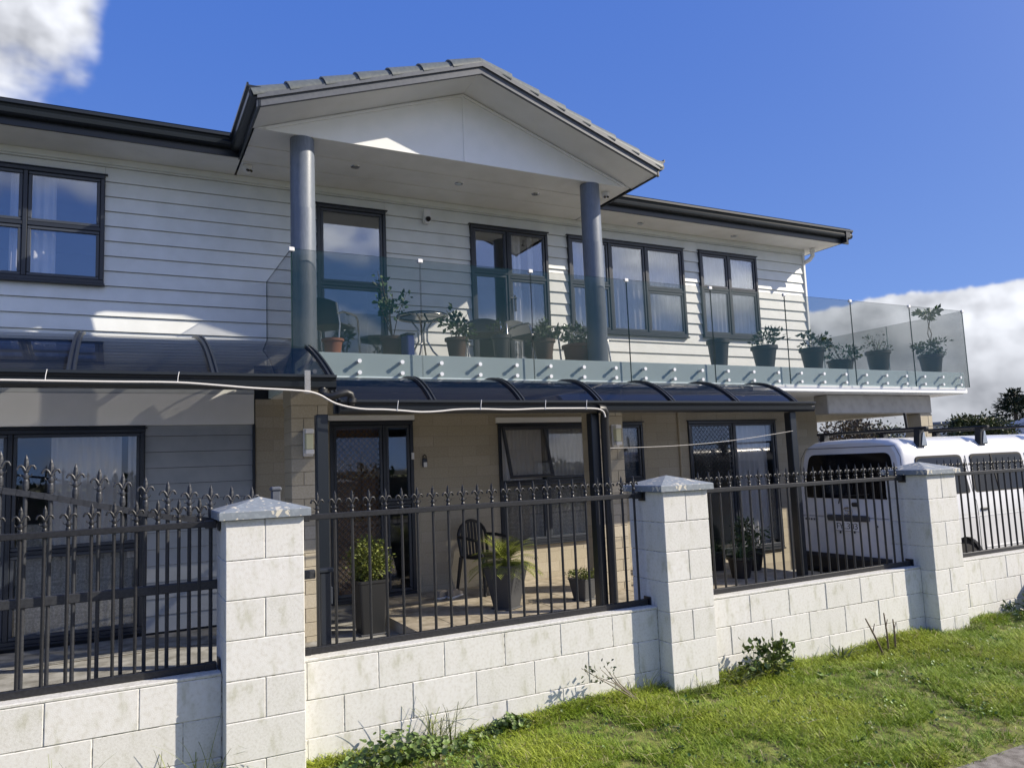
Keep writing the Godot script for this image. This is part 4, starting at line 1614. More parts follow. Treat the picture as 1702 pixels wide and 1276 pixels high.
	for s: float in [1.0, -1.0]:
		st = mb()
		bev(st, Vector3(0.012, 0.90, 0.765 * s), Vector3(0.05, 0.42, 0.11), 0.012)
		obj("tail_light", st, M.van_paint if s > 0 else M.red_plastic, t)
	# roof bars on clamped feet
	for x: float in [0.52, 1.74, 2.95]:
		st = mb()
		bev(st, Vector3(x, 2.075, 0), Vector3(0.06, 0.034, 1.62), 0.008)
		var bar := obj("roof_bar", st, M.black_plastic, t)
		for s: float in [1.0, -1.0]:
			st = mb()
			prism(st, [Vector2(-0.075, 0), Vector2(0.075, 0), Vector2(0.03, 0.22), Vector2(-0.045, 0.22)], Vector3(x, 1.855, 0), Vector3.RIGHT, Vector3.UP, minf(0.66 * s, 0.735 * s), maxf(0.66 * s, 0.735 * s))
			obj("bar_foot", st, M.black_plastic, bar)
			st = mb()
			prism(st, [Vector2(-0.04, 0.012), Vector2(0.065, 0.012), Vector2(0.028, 0.17), Vector2(0.005, 0.17)], Vector3(x, 1.855, 0), Vector3.RIGHT, Vector3.UP, minf(0.736 * s, 0.745 * s), maxf(0.736 * s, 0.745 * s))
			obj("foot_clamp", st, M.steel, bar)
	st = mb()
	bev(st, Vector3(0.50, 2.18, 0.55), Vector3(0.03, 0.19, 0.03), 0.005, Basis(Vector3.BACK, 0.12))
	obj("rack_stop", st, M.black_plastic, t)


func van_point(x: float, p: Vector2, s: float) -> Vector3:
	var lean := 0.0
	if x < 0.3:
		lean = 0.10 * clampf((p.y - 1.02) / 0.96, 0.0, 1.0) * (1.0 - x / 0.3)
	return Vector3(x + lean, p.y, p.x * s)


func tail_pts(pts: Array, off: float) -> Array:
	var out := []
	for p: Vector2 in pts:
		out.append(Vector3(0.10 * clampf((p.y - 1.02) / 0.96, 0.0, 1.0) - off, p.y, p.x))
	return out


# a sheet lying on the leaning tail; polygon of (z, y)
func tail_sheet(st: SurfaceTool, poly: Array, off: float) -> void:
	var c := Vector2.ZERO
	for p: Vector2 in poly:
		c += p / poly.size()
	var v := tail_pts(poly, off)
	var back := tail_pts(poly, -0.004)
	var cc: Vector3 = tail_pts([c], off)[0]
	for i in v.size():
		var j := (i + 1) % v.size()
		tri(st, cc, v[i], v[j])
		quad(st, v[i], back[i], back[j], v[j])


func rounded(poly: Array, r: float) -> Array:
	var out := []
	var n := poly.size()
	for i in n:
		var p: Vector2 = poly[i]
		var a := (poly[(i + n - 1) % n] - p as Vector2).normalized() * r
		var b := (poly[(i + 1) % n] - p as Vector2).normalized() * r
		for k in 6:
			var t := k / 5.0
			out.append((p + a).lerp(p, t).lerp(p.lerp(p + b, t), t))
	return out


func ring(st: SurfaceTool, c: Vector3, rz: float, ry: float, r: float) -> void:
	var pts := []
	for k in 25:
		var a := TAU * k / 24.0
		pts.append(c + Vector3(0, ry * sin(a), rz * cos(a)))
	tube(st, pts, r, 6, -1.0, false)


func van_window(t: Node3D, x0: float, x1: float, s: float) -> void:
	var lo := Vector2(0.80, 1.255)
	var hi := Vector2(0.747, 1.74)
	var shape := rounded([Vector2(x0 - 0.02, 0.0), Vector2(x1 + 0.03, 0.0), Vector2(x1 - 0.03, 1.0), Vector2(x0 + 0.02, 1.0)], 0.10)
	for layer in 2:
		var st := mb()
		var c := Vector3.ZERO
		var v := []
		var mid := Vector2((x0 + x1) * 0.5, 0.5)
		for p: Vector2 in shape:
			var q := p if layer == 0 else mid + (p - mid) * Vector2(1.0 - 0.045 / (x1 - x0), 0.90)
			var zy := lo.lerp(hi, q.y)
			v.append(Vector3(q.x, zy.y, (zy.x + (0.006 if layer == 0 else 0.0085)) * s))
			c += v[v.size() - 1] / shape.size()
		for i in v.size():
			var j := (i + 1) % v.size()
			var a: Vector3 = v[i]
			var b: Vector3 = v[j]
			var inner := Vector3(0, 0, -0.02 * s)
			face(st, [a, b, b + inner, a + inner], s < 0)
			if s > 0:
				tri(st, c, a, b)
			else:
				tri(st, c, b, a)
		obj("window_rubber" if layer == 0 else "window_glass", st, M.rubber if layer == 0 else M.lens, t)
	if x1 - x0 > 1.0:
		var st := mb()
		var xm := x0 + (x1 - x0) * 0.42
		prism(st, [Vector2(xm - 0.012, 1.27), Vector2(xm + 0.012, 1.27), Vector2(xm - 0.03, 1.725), Vector2(xm - 0.054, 1.725)], Vector3.ZERO, Vector3.RIGHT, Vector3(0, 0.485, -0.053 * s).normalized(), 0.0, 0.012)
		var m := obj("window_bar", st, M.rubber, t)
		m.position = Vector3(0, 0.008, (0.80 + 0.139 + 0.0) * s)
		if s < 0:
			m.position.z -= 0.012


# ---------------------------------------------------------------- plants
# leaves: small folded blades in random directions through an ellipsoid, gathered in clumps
func leaves(st: SurfaceTool, c: Vector3, r: Vector3, n: int, size: float, tones: Array, clumps := 0, wide := 0.45) -> void:
	var centres := []
	for k in clumps:
		var d := Vector3(rng.randfn(), rng.randfn(), rng.randfn()).normalized() * pow(rng.randf(), 0.33)
		centres.append(c + d * r)
	for k in n:
		var p := c + Vector3(rng.randfn(), rng.randfn(), rng.randfn()).normalized() * pow(rng.randf(), 0.4) * r
		if clumps:
			var cc: Vector3 = centres[rng.randi() % clumps]
			p = cc + Vector3(rng.randfn(), rng.randfn(), rng.randfn()) * r * 0.17
		var dir := (Vector3(rng.randfn(), rng.randfn() + 0.35, rng.randfn()) * 0.8 + (p - c).normalized()).normalized()
		one_leaf(st, p, dir, size * rng.randf_range(0.65, 1.3), wide, tones[rng.randi() % tones.size()])


func one_leaf(st: SurfaceTool, p: Vector3, dir: Vector3, len_: float, wide: float, tone: Color) -> void:
	var side := dir.cross(Vector3(rng.randfn(), rng.randfn(), rng.randfn())).normalized() * len_ * wide * 0.5
	var nrm := side.cross(dir).normalized()
	var m := p + dir * len_ * 0.5
	var tip := p + dir * len_ - nrm * len_ * 0.12
	st.set_color(tone)
	tri(st, p, m + side + nrm * len_ * 0.06, tip)
	tri(st, p, tip, m - side + nrm * len_ * 0.06)


# long arching blade
func blade(st: SurfaceTool, p: Vector3, dir: Vector3, len_: float, w: float, droop: float, tone: Color, seg := 4) -> void:
	var d := dir.normalized()
	var side := d.cross(Vector3.UP)
	if side.length() < 0.05:
		side = Vector3.RIGHT
	side = side.normalized() * w * 0.5
	st.set_color(tone)
	var a := p
	for i in seg:
		var b := a + d * (len_ / seg)
		var w0 := 1.0 - 0.8 * float(i) / seg
		var w1 := 1.0 - 0.8 * float(i + 1) / seg
		quad(st, a - side * w0, a + side * w0, b + side * w1, b - side * w1)
		d = (d + Vector3(0, -droop / seg, 0)).normalized()
		a = b


func greens(base: Color, spread := 0.35, n := 6) -> Array:
	var out := []
	for k in n:
		var f := lerpf(1.0 - spread, 1.0 + spread, float(k) / (n - 1))
		out.append(Color(base.r * f * rng.randf_range(0.9, 1.15), base.g * f, base.b * f * rng.randf_range(0.8, 1.1)))
	return out


func round_pot(t: Node3D, rb: float, rt: float, h: float, mat: Material, rim := 0.012, n := 24) -> void:
	var st := mb()
	lathe(st, [Vector2(0, 0), Vector2(rb, 0), Vector2(rb + (rt - rb) * 0.82, h * 0.82), Vector2(rt, h * 0.84), Vector2(rt + rim, h * 0.86), Vector2(rt + rim, h), Vector2(rt - 0.004, h), Vector2(rt - 0.02, h * 0.9), Vector2(0, h * 0.9)], n)
	obj("pot", st, mat, t)
	st = mb()
	lathe(st, [Vector2(rt - 0.012, h * 0.86), Vector2(rt * 0.5, h * 0.925), Vector2(0, h * 0.93)], 14)
	obj("soil", st, M.soil, t)


# a tapering square planter with rounded corners
func square_pot(t: Node3D, wb: float, wt: float, h: float, mat: Material) -> void:
	var st := mb()
	var prof := [[wb, 0.0], [wb * 1.02, 0.02], [lerpf(wb, wt, 0.93), h * 0.93], [wt * 1.03, h * 0.95], [wt * 1.03, h], [wt * 0.92, h], [wt * 0.90, h * 0.9]]
	var rings := []
	for p in prof:
		var w: float = p[0]
		rings.append(rounded([Vector2(-w, -w), Vector2(w, -w), Vector2(w, w), Vector2(-w, w)], w * 0.22))
	for i in prof.size() - 1:
		var a: Array = rings[i]
		var b: Array = rings[i + 1]
		var ya: float = prof[i][1]
		var yb: float = prof[i + 1][1]
		for k in a.size():
			var j := (k + 1) % a.size()
			quad(st, Vector3(a[j].x, ya, a[j].y), Vector3(a[k].x, ya, a[k].y), Vector3(b[k].x, yb, b[k].y), Vector3(b[j].x, yb, b[j].y))
	obj("pot", st, mat, t)
	st = mb()
	bx(st, Vector3(-wt * 0.88, h * 0.86, -wt * 0.88), Vector3(wt * 0.88, h * 0.91, wt * 0.88))
	obj("soil", st, M.soil, t)
	st = mb()
	bev(st, Vector3(0, 0.008, 0), Vector3(wb * 2.35, 0.02, wb * 2.35), 0.008)
	obj("saucer", st, M.charcoal_plastic, t)


# ---------------------------------------------------------------- things on the patio
func build_patio_things() -> void:
	var t := thing("potted_plant", "round leafy bush in a tall dark square planter before the front door", "potted plant", Vector3(2.235, 0.10, -7.55))
	square_pot(t, 0.115, 0.155, 0.53, M.black_plastic)
	var st := mb()
	leaves(st, Vector3(0, 0.70, 0), Vector3(0.185, 0.20, 0.185), 3200, 0.032, greens(Color(0.13, 0.16, 0.03), 0.55), 110, 0.5)
	leaves(st, Vector3(0, 0.55, 0), Vector3(0.13, 0.05, 0.13), 150, 0.036, greens(Color(0.08, 0.10, 0.03), 0.4), 0, 0.5)
	obj("foliage", st, M.leaf, t)
	t = thing("potted_plant", "small spiky palm in a tall tapering dark planter on the patio tiles", "potted plant", Vector3(3.655, 0.203, -7.35), 0.5)
	square_pot(t, 0.105, 0.185, 0.46, M.charcoal_plastic)
	st = mb()
	for k in 64:
		var an := TAU * k * 0.618
		var up := rng.randf_range(0.0, 2.4)
		var spine := Vector3(cos(an), up, sin(an)).normalized()
		var len_ := rng.randf_range(0.26, 0.42)
		var p := Vector3(0, 0.47, 0)
		var tone := Color(0.23, 0.27, 0.045) * rng.randf_range(0.6, 1.4)
		for j in 14:
			var q := p + spine * (len_ / 14.0)
			spine = (spine + Vector3(0, -0.075, 0)).normalized()
			var sd := spine.cross(Vector3.UP).normalized()
			for s: float in [-1.0, 1.0]:
				if j > 1:
					blade(st, q, spine * 0.9 + sd * s, 0.16 * (1.15 - j / 20.0), 0.0085, 0.6, tone, 2)
			blade(st, p, q - p, p.distance_to(q), 0.007, 0.0, tone, 1)
			p = q
	obj("fronds", st, M.leaf, t)
	t = thing("potted_plant", "low mixed plant in a small dark square pot near the middle canopy post", "potted plant", Vector3(4.55, 0.203, -7.24), 0.3)
	square_pot(t, 0.085, 0.125, 0.235, M.charcoal_plastic)
	st = mb()
	leaves(st, Vector3(0, 0.27, 0), Vector3(0.14, 0.06, 0.14), 420, 0.035, greens(Color(0.13, 0.17, 0.035), 0.5), 18, 0.4)
	for k in 30:
		blade(st, Vector3(rng.randf_range(-0.09, 0.09), 0.23, rng.randf_range(-0.09, 0.09)), Vector3(rng.randfn() * 0.4, 1, rng.randfn() * 0.4), rng.randf_range(0.08, 0.17), 0.006, 0.8, Color(0.14, 0.17, 0.05) * rng.randf_range(0.6, 1.3))
	obj("foliage", st, M.leaf, t)
	# the three at the right, in the shade behind the second pillar
	var right := [["grassy spider plant in a wide dark pot, left in the shaded group", Vector3(6.86, 0.203, -7.25), 0], ["leafy shrub in a dark pot below the sliding door, middle of the shaded group", Vector3(7.45, 0.203, -7.65), 1], ["small grassy plant in a dark pot near the right canopy post", Vector3(7.08, 0.203, -7.95), 2]]
	for r in right:
		t = thing("potted_plant", r[0], "potted plant", r[1])
		round_pot(t, 0.11, 0.155, 0.26, M.pot_black)
		st = mb()
		if r[2] == 1:
			leaves(st, Vector3(0, 0.42, 0), Vector3(0.22, 0.20, 0.2), 500, 0.06, greens(Color(0.05, 0.085, 0.03), 0.5), 26, 0.45)
			for k in 6:
				tube(st, [Vector3(0, 0.24, 0), Vector3(rng.randfn() * 0.08, 0.5, rng.randfn() * 0.08)], 0.004, 5)
		else:
			for k in 110:
				var an := rng.randf() * TAU
				blade(st, Vector3(cos(an) * 0.05, 0.24, sin(an) * 0.05), Vector3(cos(an), rng.randf_range(0.5, 1.9), sin(an)), rng.randf_range(0.22, 0.38), 0.011, 1.7, Color(0.06, 0.10, 0.035) * rng.randf_range(0.6, 1.5), 5)
		obj("foliage", st, M.leaf, t)
	# black moulded chair by the wall
	t = thing("plastic_chair", "black moulded plastic armchair against the brick wall by the front door", "chair", Vector3(3.93, 0.203, -8.45), 0.35)
	chair_plastic(t)
	# pair of shoes
	for k in 2:
		var s := thing("shoe", ["old grey canvas shoe on the patio, the one nearer the door", "old grey canvas shoe on the patio, the one nearer the chair"][k], "shoe", Vector3(3.36 + 0.13 * k, 0.203, -8.38 + 0.03 * k), 0.5 + 0.2 * k, "pair of shoes by the wall")
		st = mb()
		st.set_smooth_group(1)
		bev(st, Vector3(0, 0.012, 0), Vector3(0.27, 0.024, 0.09), 0.01)
		obj("sole", st, M.satin_white, s)
		st = mb()
		prism(st, [Vector2(-0.125, 0.024), Vector2(0.128, 0.024), Vector2(0.115, 0.05), Vector2(0.04, 0.075), Vector2(-0.02, 0.10), Vector2(-0.115, 0.095)], Vector3.ZERO, Vector3.RIGHT, Vector3.UP, -0.036, 0.036)
		obj("upper", st, M.shoe, s)


func chair_plastic(t: Node3D) -> void:
	var st := mb()
	st.set_smooth_group(1)
	bev(st, Vector3(0, 0.42, 0), Vector3(0.44, 0.03, 0.42), 0.012)
	obj("seat", st, M.black_plastic, t)
	for s: Vector2 in [Vector2(-1, -1), Vector2(1, -1), Vector2(-1, 1), Vector2(1, 1)]:
		st = mb()
		tube(st, [Vector3(0.21 * s.x, 0.42, 0.19 * s.y), Vector3(0.25 * s.x, 0.0, 0.24 * s.y)], 0.026, 8, 0.018)
		obj("leg", st, M.black_plastic, t)
	# rounded back of vertical slats under a hoop
	st = mb()
	var hoop := []
	for k in 13:
		var a := PI * k / 12.0
		hoop.append(Vector3(-0.235 * cos(a), 0.64 + 0.20 * sin(a), -0.20 - 0.03 * sin(a)))
	hoop.push_front(Vector3(-0.22, 0.43, -0.17))
	hoop.append(Vector3(0.22, 0.43, -0.17))
	tube(st, hoop, 0.02, 8)
	obj("back_hoop", st, M.black_plastic, t)
	for k in 7:
		st = mb()
		var x := -0.165 + 0.055 * k
		var top := 0.64 + 0.20 * sqrt(1.0 - pow(x / 0.235, 2.0))
		bev(st, Vector3(x, (0.43 + top) * 0.5, -0.205), Vector3(0.038, top - 0.43, 0.012), 0.004, Basis(Vector3.RIGHT, -0.07))
		obj("slat", st, M.black_plastic, t)
	for s: float in [-1.0, 1.0]:
		st = mb()
		tube(st, [Vector3(0.235 * s, 0.66, -0.20), Vector3(0.27 * s, 0.655, -0.05), Vector3(0.27 * s, 0.63, 0.14), Vector3(0.235 * s, 0.44, 0.20)], 0.02, 8)
		obj("armrest", st, M.black_plastic, t)


# ---------------------------------------------------------------- things on the balcony
func build_balcony_things() -> void:
	var y := 2.903
	# [label, x, z, base radius, top radius, height, material, plant kind, plant size]
	var pots := [
		["terracotta pot behind the left end of the glass balcony", 1.98, -7.86, 0.075, 0.105, 0.19, M.terracotta, "none", 0.0],
		["tall straggly leafy plant in a brown pot beside the round glass table", 2.68, -7.98, 0.10, 0.13, 0.26, M.brown_pot, "leggy", 0.80],
		["leafy plant in a grey brown pot right of the round glass table", 3.345, -7.74, 0.085, 0.122, 0.235, M.brown_pot, "leafy", 0.32],
		["plain dark grey pot between the two mesh chairs on the balcony", 3.90, -7.72, 0.085, 0.105, 0.285, M.charcoal_plastic, "sparse", 0.16],
		["brown pot with a sprawling plant before the right mesh chair", 4.475, -7.74, 0.085, 0.128, 0.265, M.brown_pot, "leafy", 0.2],
		["wide terracotta pot with a low bushy plant beside the right column", 5.13, -7.98, 0.17, 0.215, 0.26, M.terracotta, "leafy", 0.26],
		["tall empty dark grey tub in front of the two light window", 7.22, -7.76, 0.105, 0.145, 0.375, M.charcoal_plastic, "none", 0.0],
		["brown pot with a spreading leafy plant under the corner window", 8.13, -7.82, 0.12, 0.178, 0.33, M.charcoal_plastic, "leafy", 0.27],
		["large black pot with a stubby leafy plant at the house corner", 9.03, -7.76, 0.12, 0.176, 0.32, M.pot_black, "leafy", 0.22],
		["low black trough with a small rounded plant beside the large black pot", 9.66, -7.80, 0.16, 0.19, 0.165, M.pot_black, "leafy", 0.20],
		["shiny black bag pot with twiggy plant, second from the balcony corner", 10.56, -7.82, 0.13, 0.178, 0.34, M.pot_black, "twiggy", 0.27],
		["black pot with a tall bare stem topped by leaves at the balcony corner", 11.86, -7.82, 0.135, 0.182, 0.315, M.pot_black, "standard", 0.80],
	]
	for p in pots:
		var t := thing("potted_plant" if p[7] != "none" else "plant_pot", p[0], "potted plant" if p[7] != "none" else "pot", Vector3(p[1], y, p[2]), rng.randf() * TAU, "pots along the balcony")
		round_pot(t, p[3], p[4], p[5], p[6])
		var h: float = p[5]
		var s: float = p[8]
		if p[7] == "none":
			continue
		var st := mb()
		var g := greens(Color(0.045, 0.085, 0.028), 0.55)
		var stems := mb()
		if p[7] == "leggy":
			for k in 7:
				var d := Vector3(rng.randfn() * 0.2, 1.0, rng.randfn() * 0.22)
				var hh := s * rng.randf_range(0.5, 1.0)
				var pts := [Vector3(0, h * 0.9, 0), Vector3(0, h, 0) + d * hh * 0.5, Vector3(0, h, 0) + d * hh + Vector3(rng.randfn() * 0.04, 0, rng.randfn() * 0.04)]
				tube(stems, pts, 0.006, 5, 0.003)
				for j in 16:
					var q: Vector3 = pts[1].lerp(pts[2], rng.randf()) + Vector3(rng.randfn(), rng.randfn(), rng.randfn()) * 0.03
					leaves(st, q, Vector3(0.03, 0.02, 0.03), 1, 0.062, g, 0, 0.55)
			leaves(st, Vector3(0, h + s * 0.45, 0), Vector3(0.13, 0.10, 0.13), 45, 0.075, greens(Color(0.04, 0.09, 0.03), 0.4), 10, 0.65)
		elif p[7] == "standard":
			tube(stems, [Vector3(0.0, h * 0.9, 0), Vector3(0.02, h + 0.22, 0.01), Vector3(0.05, h + 0.36, 0), Vector3(0.02, h + 0.48, 0.0), Vector3(0.05, h + 0.62, 0)], 0.009, 6, 0.006)
			tube(stems, [Vector3(0.02, h + 0.22, 0.01), Vector3(-0.015, h + 0.36, 0.02), Vector3(0.01, h + 0.5, 0.02), Vector3(0.0, h + 0.62, 0.02)], 0.007, 6, 0.005)
			leaves(st, Vector3(0.03, h + 0.70, 0.01), Vector3(0.15, 0.08, 0.15), 110, 0.085, greens(Color(0.06, 0.11, 0.035), 0.5), 12, 0.6)
			leaves(st, Vector3(0, h + 0.14, 0), Vector3(0.22, 0.13, 0.2), 300, 0.07, g, 24, 0.5)
		else:
			var n := {"leafy": 190, "sparse": 60, "twiggy": 130}[p[7]] as int
			var r: float = p[4] * 1.35
			for k in 8:
				tube(stems, [Vector3(rng.randfn() * 0.03, h * 0.9, rng.randfn() * 0.03), Vector3(rng.randfn() * r * 0.5, h + s * rng.randf_range(0.6, 1.05), rng.randfn() * r * 0.5)], 0.0045, 5, 0.002)
			leaves(st, Vector3(0, h + s * 0.42, 0), Vector3(r, s * 0.6, r), n, 0.07 if p[7] == "leafy" else 0.045, g, 16, 0.5)
		obj("foliage", st, M.leaf, t)
		obj("stems", stems, M.bark, t)
	var bin := thing("bin", "narrow cobalt blue bin on the balcony beside the tall straggly plant", "bin", Vector3(2.79, y, -7.80), 0.2)
	var st := mb()
	bev(st, Vector3(0, 0.125, 0), Vector3(0.10, 0.25, 0.14), 0.015)
	obj("bin_body", st, M.blue_plastic, bin)
	st = mb()
	bev(st, Vector3(0, 0.262, 0), Vector3(0.112, 0.022, 0.152), 0.008)
	obj("lid", st, M.joinery, bin)
	# round glass topped table
	var t := thing("table", "round glass topped table with bent steel legs on the balcony", "table", Vector3(3.10, y, -8.15))
	st = mb()
	lathe(st, [Vector2(0, 0.545), Vector2(0.285, 0.545), Vector2(0.30, 0.55), Vector2(0.30, 0.558), Vector2(0.285, 0.562), Vector2(0, 0.562)], 36)
	obj("tabletop", st, M.lens, t)
	st = mb()
	var pts := []
	for k in 33:
		pts.append(Vector3(0.297 * cos(TAU * k / 32.0), 0.535, 0.297 * sin(TAU * k / 32.0)))
	tube(st, pts, 0.010, 8, -1.0, false)
	obj("rim", st, M.steel, t)
	for k in 4:
		var a := TAU * k / 4.0 + 0.6
		var d := Vector3(cos(a), 0, sin(a))
		st = mb()
		tube(st, [d * 0.26 + Vector3(0, 0.53, 0), d * 0.13 + Vector3(0, 0.50, 0), d * 0.055 + Vector3(0, 0.40, 0), d * 0.05 + Vector3(0, 0.26, 0), d * 0.12 + Vector3(0, 0.13, 0), d * 0.24 + Vector3(0, 0.0, 0)], 0.011, 8)
		obj("leg", st, M.steel, t)
	# chairs
	mesh_chair("steel tube chair with pale slatted seat behind the left column", Vector3(2.02, y, -8.15), 2.4)
	mesh_chair("grey mesh chair with steel arms right of the round glass table", Vector3(3.93, y, -8.20), -0.35)
	mesh_chair("grey mesh chair with steel arms in front of the balcony door, further right", Vector3(4.58, y, -8.20), 0.3)
	mesh_chair("grey mesh chair with steel arms behind the right column", Vector3(5.46, y, -8.30), 0.75)


func mesh_chair(label: String, at: Vector3, turn: float) -> void:
	var t := thing("patio_chair", label, "chair", at, turn, "steel framed mesh chairs on the balcony")
	var st := mb()
	bev(st, Vector3(0, 0.38, 0.0), Vector3(0.42, 0.016, 0.42), 0.006)
	obj("seat", st, M.fabric_grey, t)
	st = mb()
	st.set_smooth_group(1)
	for k in 8:
		var a := -0.5 + k / 8.0
		var b := -0.5 + (k + 1) / 8.0
		var za := -0.24 - 0.05 * (1.0 - 4.0 * a * a)
		var zb := -0.24 - 0.05 * (1.0 - 4.0 * b * b)
		quad(st, Vector3(a * 0.44, 0.36, za + 0.05), Vector3(b * 0.44, 0.36, zb + 0.05), Vector3(b * 0.44, 0.64 - 0.06 * 4 * b * b, zb), Vector3(a * 0.44, 0.64 - 0.06 * 4 * a * a, za))
		quad(st, Vector3(b * 0.44, 0.36, zb + 0.042), Vector3(a * 0.44, 0.36, za + 0.042), Vector3(a * 0.44, 0.64 - 0.06 * 4 * a * a, za - 0.008), Vector3(b * 0.44, 0.64 - 0.06 * 4 * b * b, zb - 0.008))
	obj("backrest", st, M.fabric_grey, t)
	for s: float in [-1.0, 1.0]:
		st = mb()
		tube(st, [Vector3(0.235 * s, 0.0, 0.26), Vector3(0.235 * s, 0.30, 0.23), Vector3(0.235 * s, 0.46, 0.21), Vector3(0.235 * s, 0.505, 0.16), Vector3(0.235 * s, 0.51, 0.05), Vector3(0.23 * s, 0.50, -0.12), Vector3(0.22 * s, 0.46, -0.23)], 0.0115, 8)
		obj("arm", st, M.steel, t)
		st = mb()
		tube(st, [Vector3(0.215 * s, 0.58, -0.245), Vector3(0.225 * s, 0.36, -0.19), Vector3(0.235 * s, 0.0, -0.27)], 0.0115, 8)
		obj("leg", st, M.steel, t)


# ---------------------------------------------------------------- things fixed to the house
func build_wall_things() -> void:
	var st: SurfaceTool
	# wall lamps (unlit) on the brick pillars
	for k in 2:
		var x: float = [1.640, 5.285][k]
		var t := thing("wall_lamp", ["unlit box wall lamp on the left brick pillar", "unlit box wall lamp on the right brick pillar"][k], "wall lamp", Vector3(x, 1.87, -7.545), 0.0, "wall lamps on the brick pillars")
		st = mb()
		bev(st, Vector3(0, 0.13, 0.012), Vector3(0.095, 0.27, 0.02), 0.004)
		obj("backplate", st, M.satin_white, t)
		st = mb()
		bev(st, Vector3(0, 0.135, 0.055), Vector3(0.072, 0.15, 0.065), 0.006)
		obj("diffuser", st, M.lamp_diffuser, t)
		st = mb()
		bev(st, Vector3(0, 0.235, 0.058), Vector3(0.085, 0.045, 0.075), 0.006)
		obj("lamp_cap", st, M.satin_white, t)
		st = mb()
		bev(st, Vector3(0, 0.035, 0.058), Vector3(0.085, 0.045, 0.075), 0.006)
		obj("lamp_cap", st, M.satin_white, t)
	# security cameras
	var t := thing("security_camera", "white oval security camera on the weatherboards right of the balcony door", "security camera", Vector3(3.49, 4.93, -8.925))
	st = mb()
	prism(st, rounded([Vector2(-0.047, -0.09), Vector2(0.047, -0.09), Vector2(0.047, 0.09), Vector2(-0.047, 0.09)], 0.045), Vector3.ZERO, Vector3.RIGHT, Vector3.UP, -0.02, 0.05)
	obj("casing", st, M.satin_white, t)
	st = mb()
	tube(st, [Vector3(0, -0.035, 0.045), Vector3(0, -0.045, 0.075)], 0.032, 20)
	obj("lens", st, M.lens, t)
	var domes := [["small white dome camera under the eaves left of the porch", Vector3(1.235, 5.158, -8.6), 0.3], ["small white dome camera under the porch soffit beside the right column", Vector3(5.56, 5.158, -7.85), -0.4]]
	for d in domes:
		t = thing("security_camera", d[0], "security camera", d[1], d[2], "dome cameras under the eaves")
		st = mb()
		lathe(st, [Vector2(0.03, -0.075), Vector2(0.05, -0.05), Vector2(0.052, 0.0)], 20)
		lathe(st, [Vector2(0, -0.09), Vector2(0.03, -0.075)], 20)
		obj("casing", st, M.satin_white, t)
		for s: float in [-1.0, 1.0]:
			st = mb()
			tube(st, [Vector3(0.018 * s, -0.06, 0.03), Vector3(0.02 * s, -0.075, 0.056)], 0.014, 12)
			obj("lens", st, M.lens, t)
	# keypad
	t = thing("key_safe", "small grey key safe on the wall right of the front door", "key safe", Vector3(3.375, 1.77, -8.925))
	st = mb()
	bev(st, Vector3(0, 0, 0), Vector3(0.062, 0.105, 0.035), 0.008)
	obj("casing", st, M.joinery_sash, t)
	st = mb()
	bev(st, Vector3(0, -0.022, 0.02), Vector3(0.044, 0.06, 0.01), 0.003)
	obj("keypad", st, M.satin_white, t)
	st = mb()
	tube(st, [Vector3(-0.02, 0.05, 0), Vector3(-0.02, 0.085, 0), Vector3(0, 0.10, 0), Vector3(0.02, 0.085, 0), Vector3(0.02, 0.05, 0)], 0.006, 8)
	obj("shackle", st, M.black_plastic, t)
	# conduit on the wall
	st = mb()
	tube(st, [Vector3(7.42, 2.5, -8.925), Vector3(7.42, 1.55, -8.925), Vector3(7.415, 0.25, -8.925)], 0.016, 10)
	tag(obj("conduit", st, M.brick_b), "thin cream conduit running down the brick wall left of the sliding door", "pipe")
	# rope of lights sagging along both gutters
	var rp := []
	for p: Vector2 in [Vector2(-3.0, 2.45), Vector2(-1.6, 2.452), Vector2(-0.76, 2.450), Vector2(-0.51, 2.449), Vector2(-0.08, 2.448), Vector2(0.38, 2.449), Vector2(0.70, 2.43), Vector2(0.96, 2.411), Vector2(1.35, 2.392), Vector2(1.5, 2.364), Vector2(1.65, 2.285), Vector2(1.86, 2.240), Vector2(2.08, 2.233), Vector2(2.25, 2.222), Vector2(2.42, 2.210), Vector2(2.60, 2.216), Vector2(2.77, 2.231), Vector2(3.02, 2.236), Vector2(3.35, 2.229), Vector2(3.67, 2.239), Vector2(4.0, 2.241), Vector2(4.3, 2.238), Vector2(4.40, 2.21), Vector2(4.425, 2.15)]:
		rp.append(Vector3(p.x, p.y, -6.485 + (0.03 if p.x < 1.5 else 0.02)))
	var fine := []
	for i in rp.size() - 1:
		var a: Vector3 = rp[maxi(i - 1, 0)]
		var b: Vector3 = rp[mini(i + 2, rp.size() - 1)]
		for k in 4:
			fine.append(rp[i].cubic_interpolate(rp[i + 1], a, b, k / 4.0))
	fine.append(rp[rp.size() - 1])
	t = thing("rope_light", "white rope light sagging along the canopy gutters", "rope light")
	st = mb()
	tube(st, fine, 0.0085, 8)
	obj("rope", st, M.rope, t)
	for p: Vector2 in [Vector2(-0.49, 2.45), Vector2(0.40, 2.45), Vector2(2.2, 2.228), Vector2(3.02, 2.238), Vector2(3.72, 2.24), Vector2(4.2, 2.24)]:
		st = mb()
		tube(st, [Vector3(p.x - 0.004, p.y - 0.01, -6.455), Vector3(p.x, p.y + 0.04, -6.457), Vector3(p.x + 0.008, p.y + 0.085, -6.46)], 0.0028, 5)
		obj("tie", st, M.satin_white, t)
	# washing line between the posts
	var wl := []
	for k in 13:
		var f := k / 12.0
		wl.append(Vector3(lerpf(4.52, 7.24, f), lerpf(1.835, 1.975, f) - 0.05 * sin(PI * f), -6.605))
	st = mb()
	tube(st, wl, 0.0028, 5)
	tag(obj("washing_line", st, M.rope), "thin pale washing line strung between the middle and right canopy posts", "washing line")


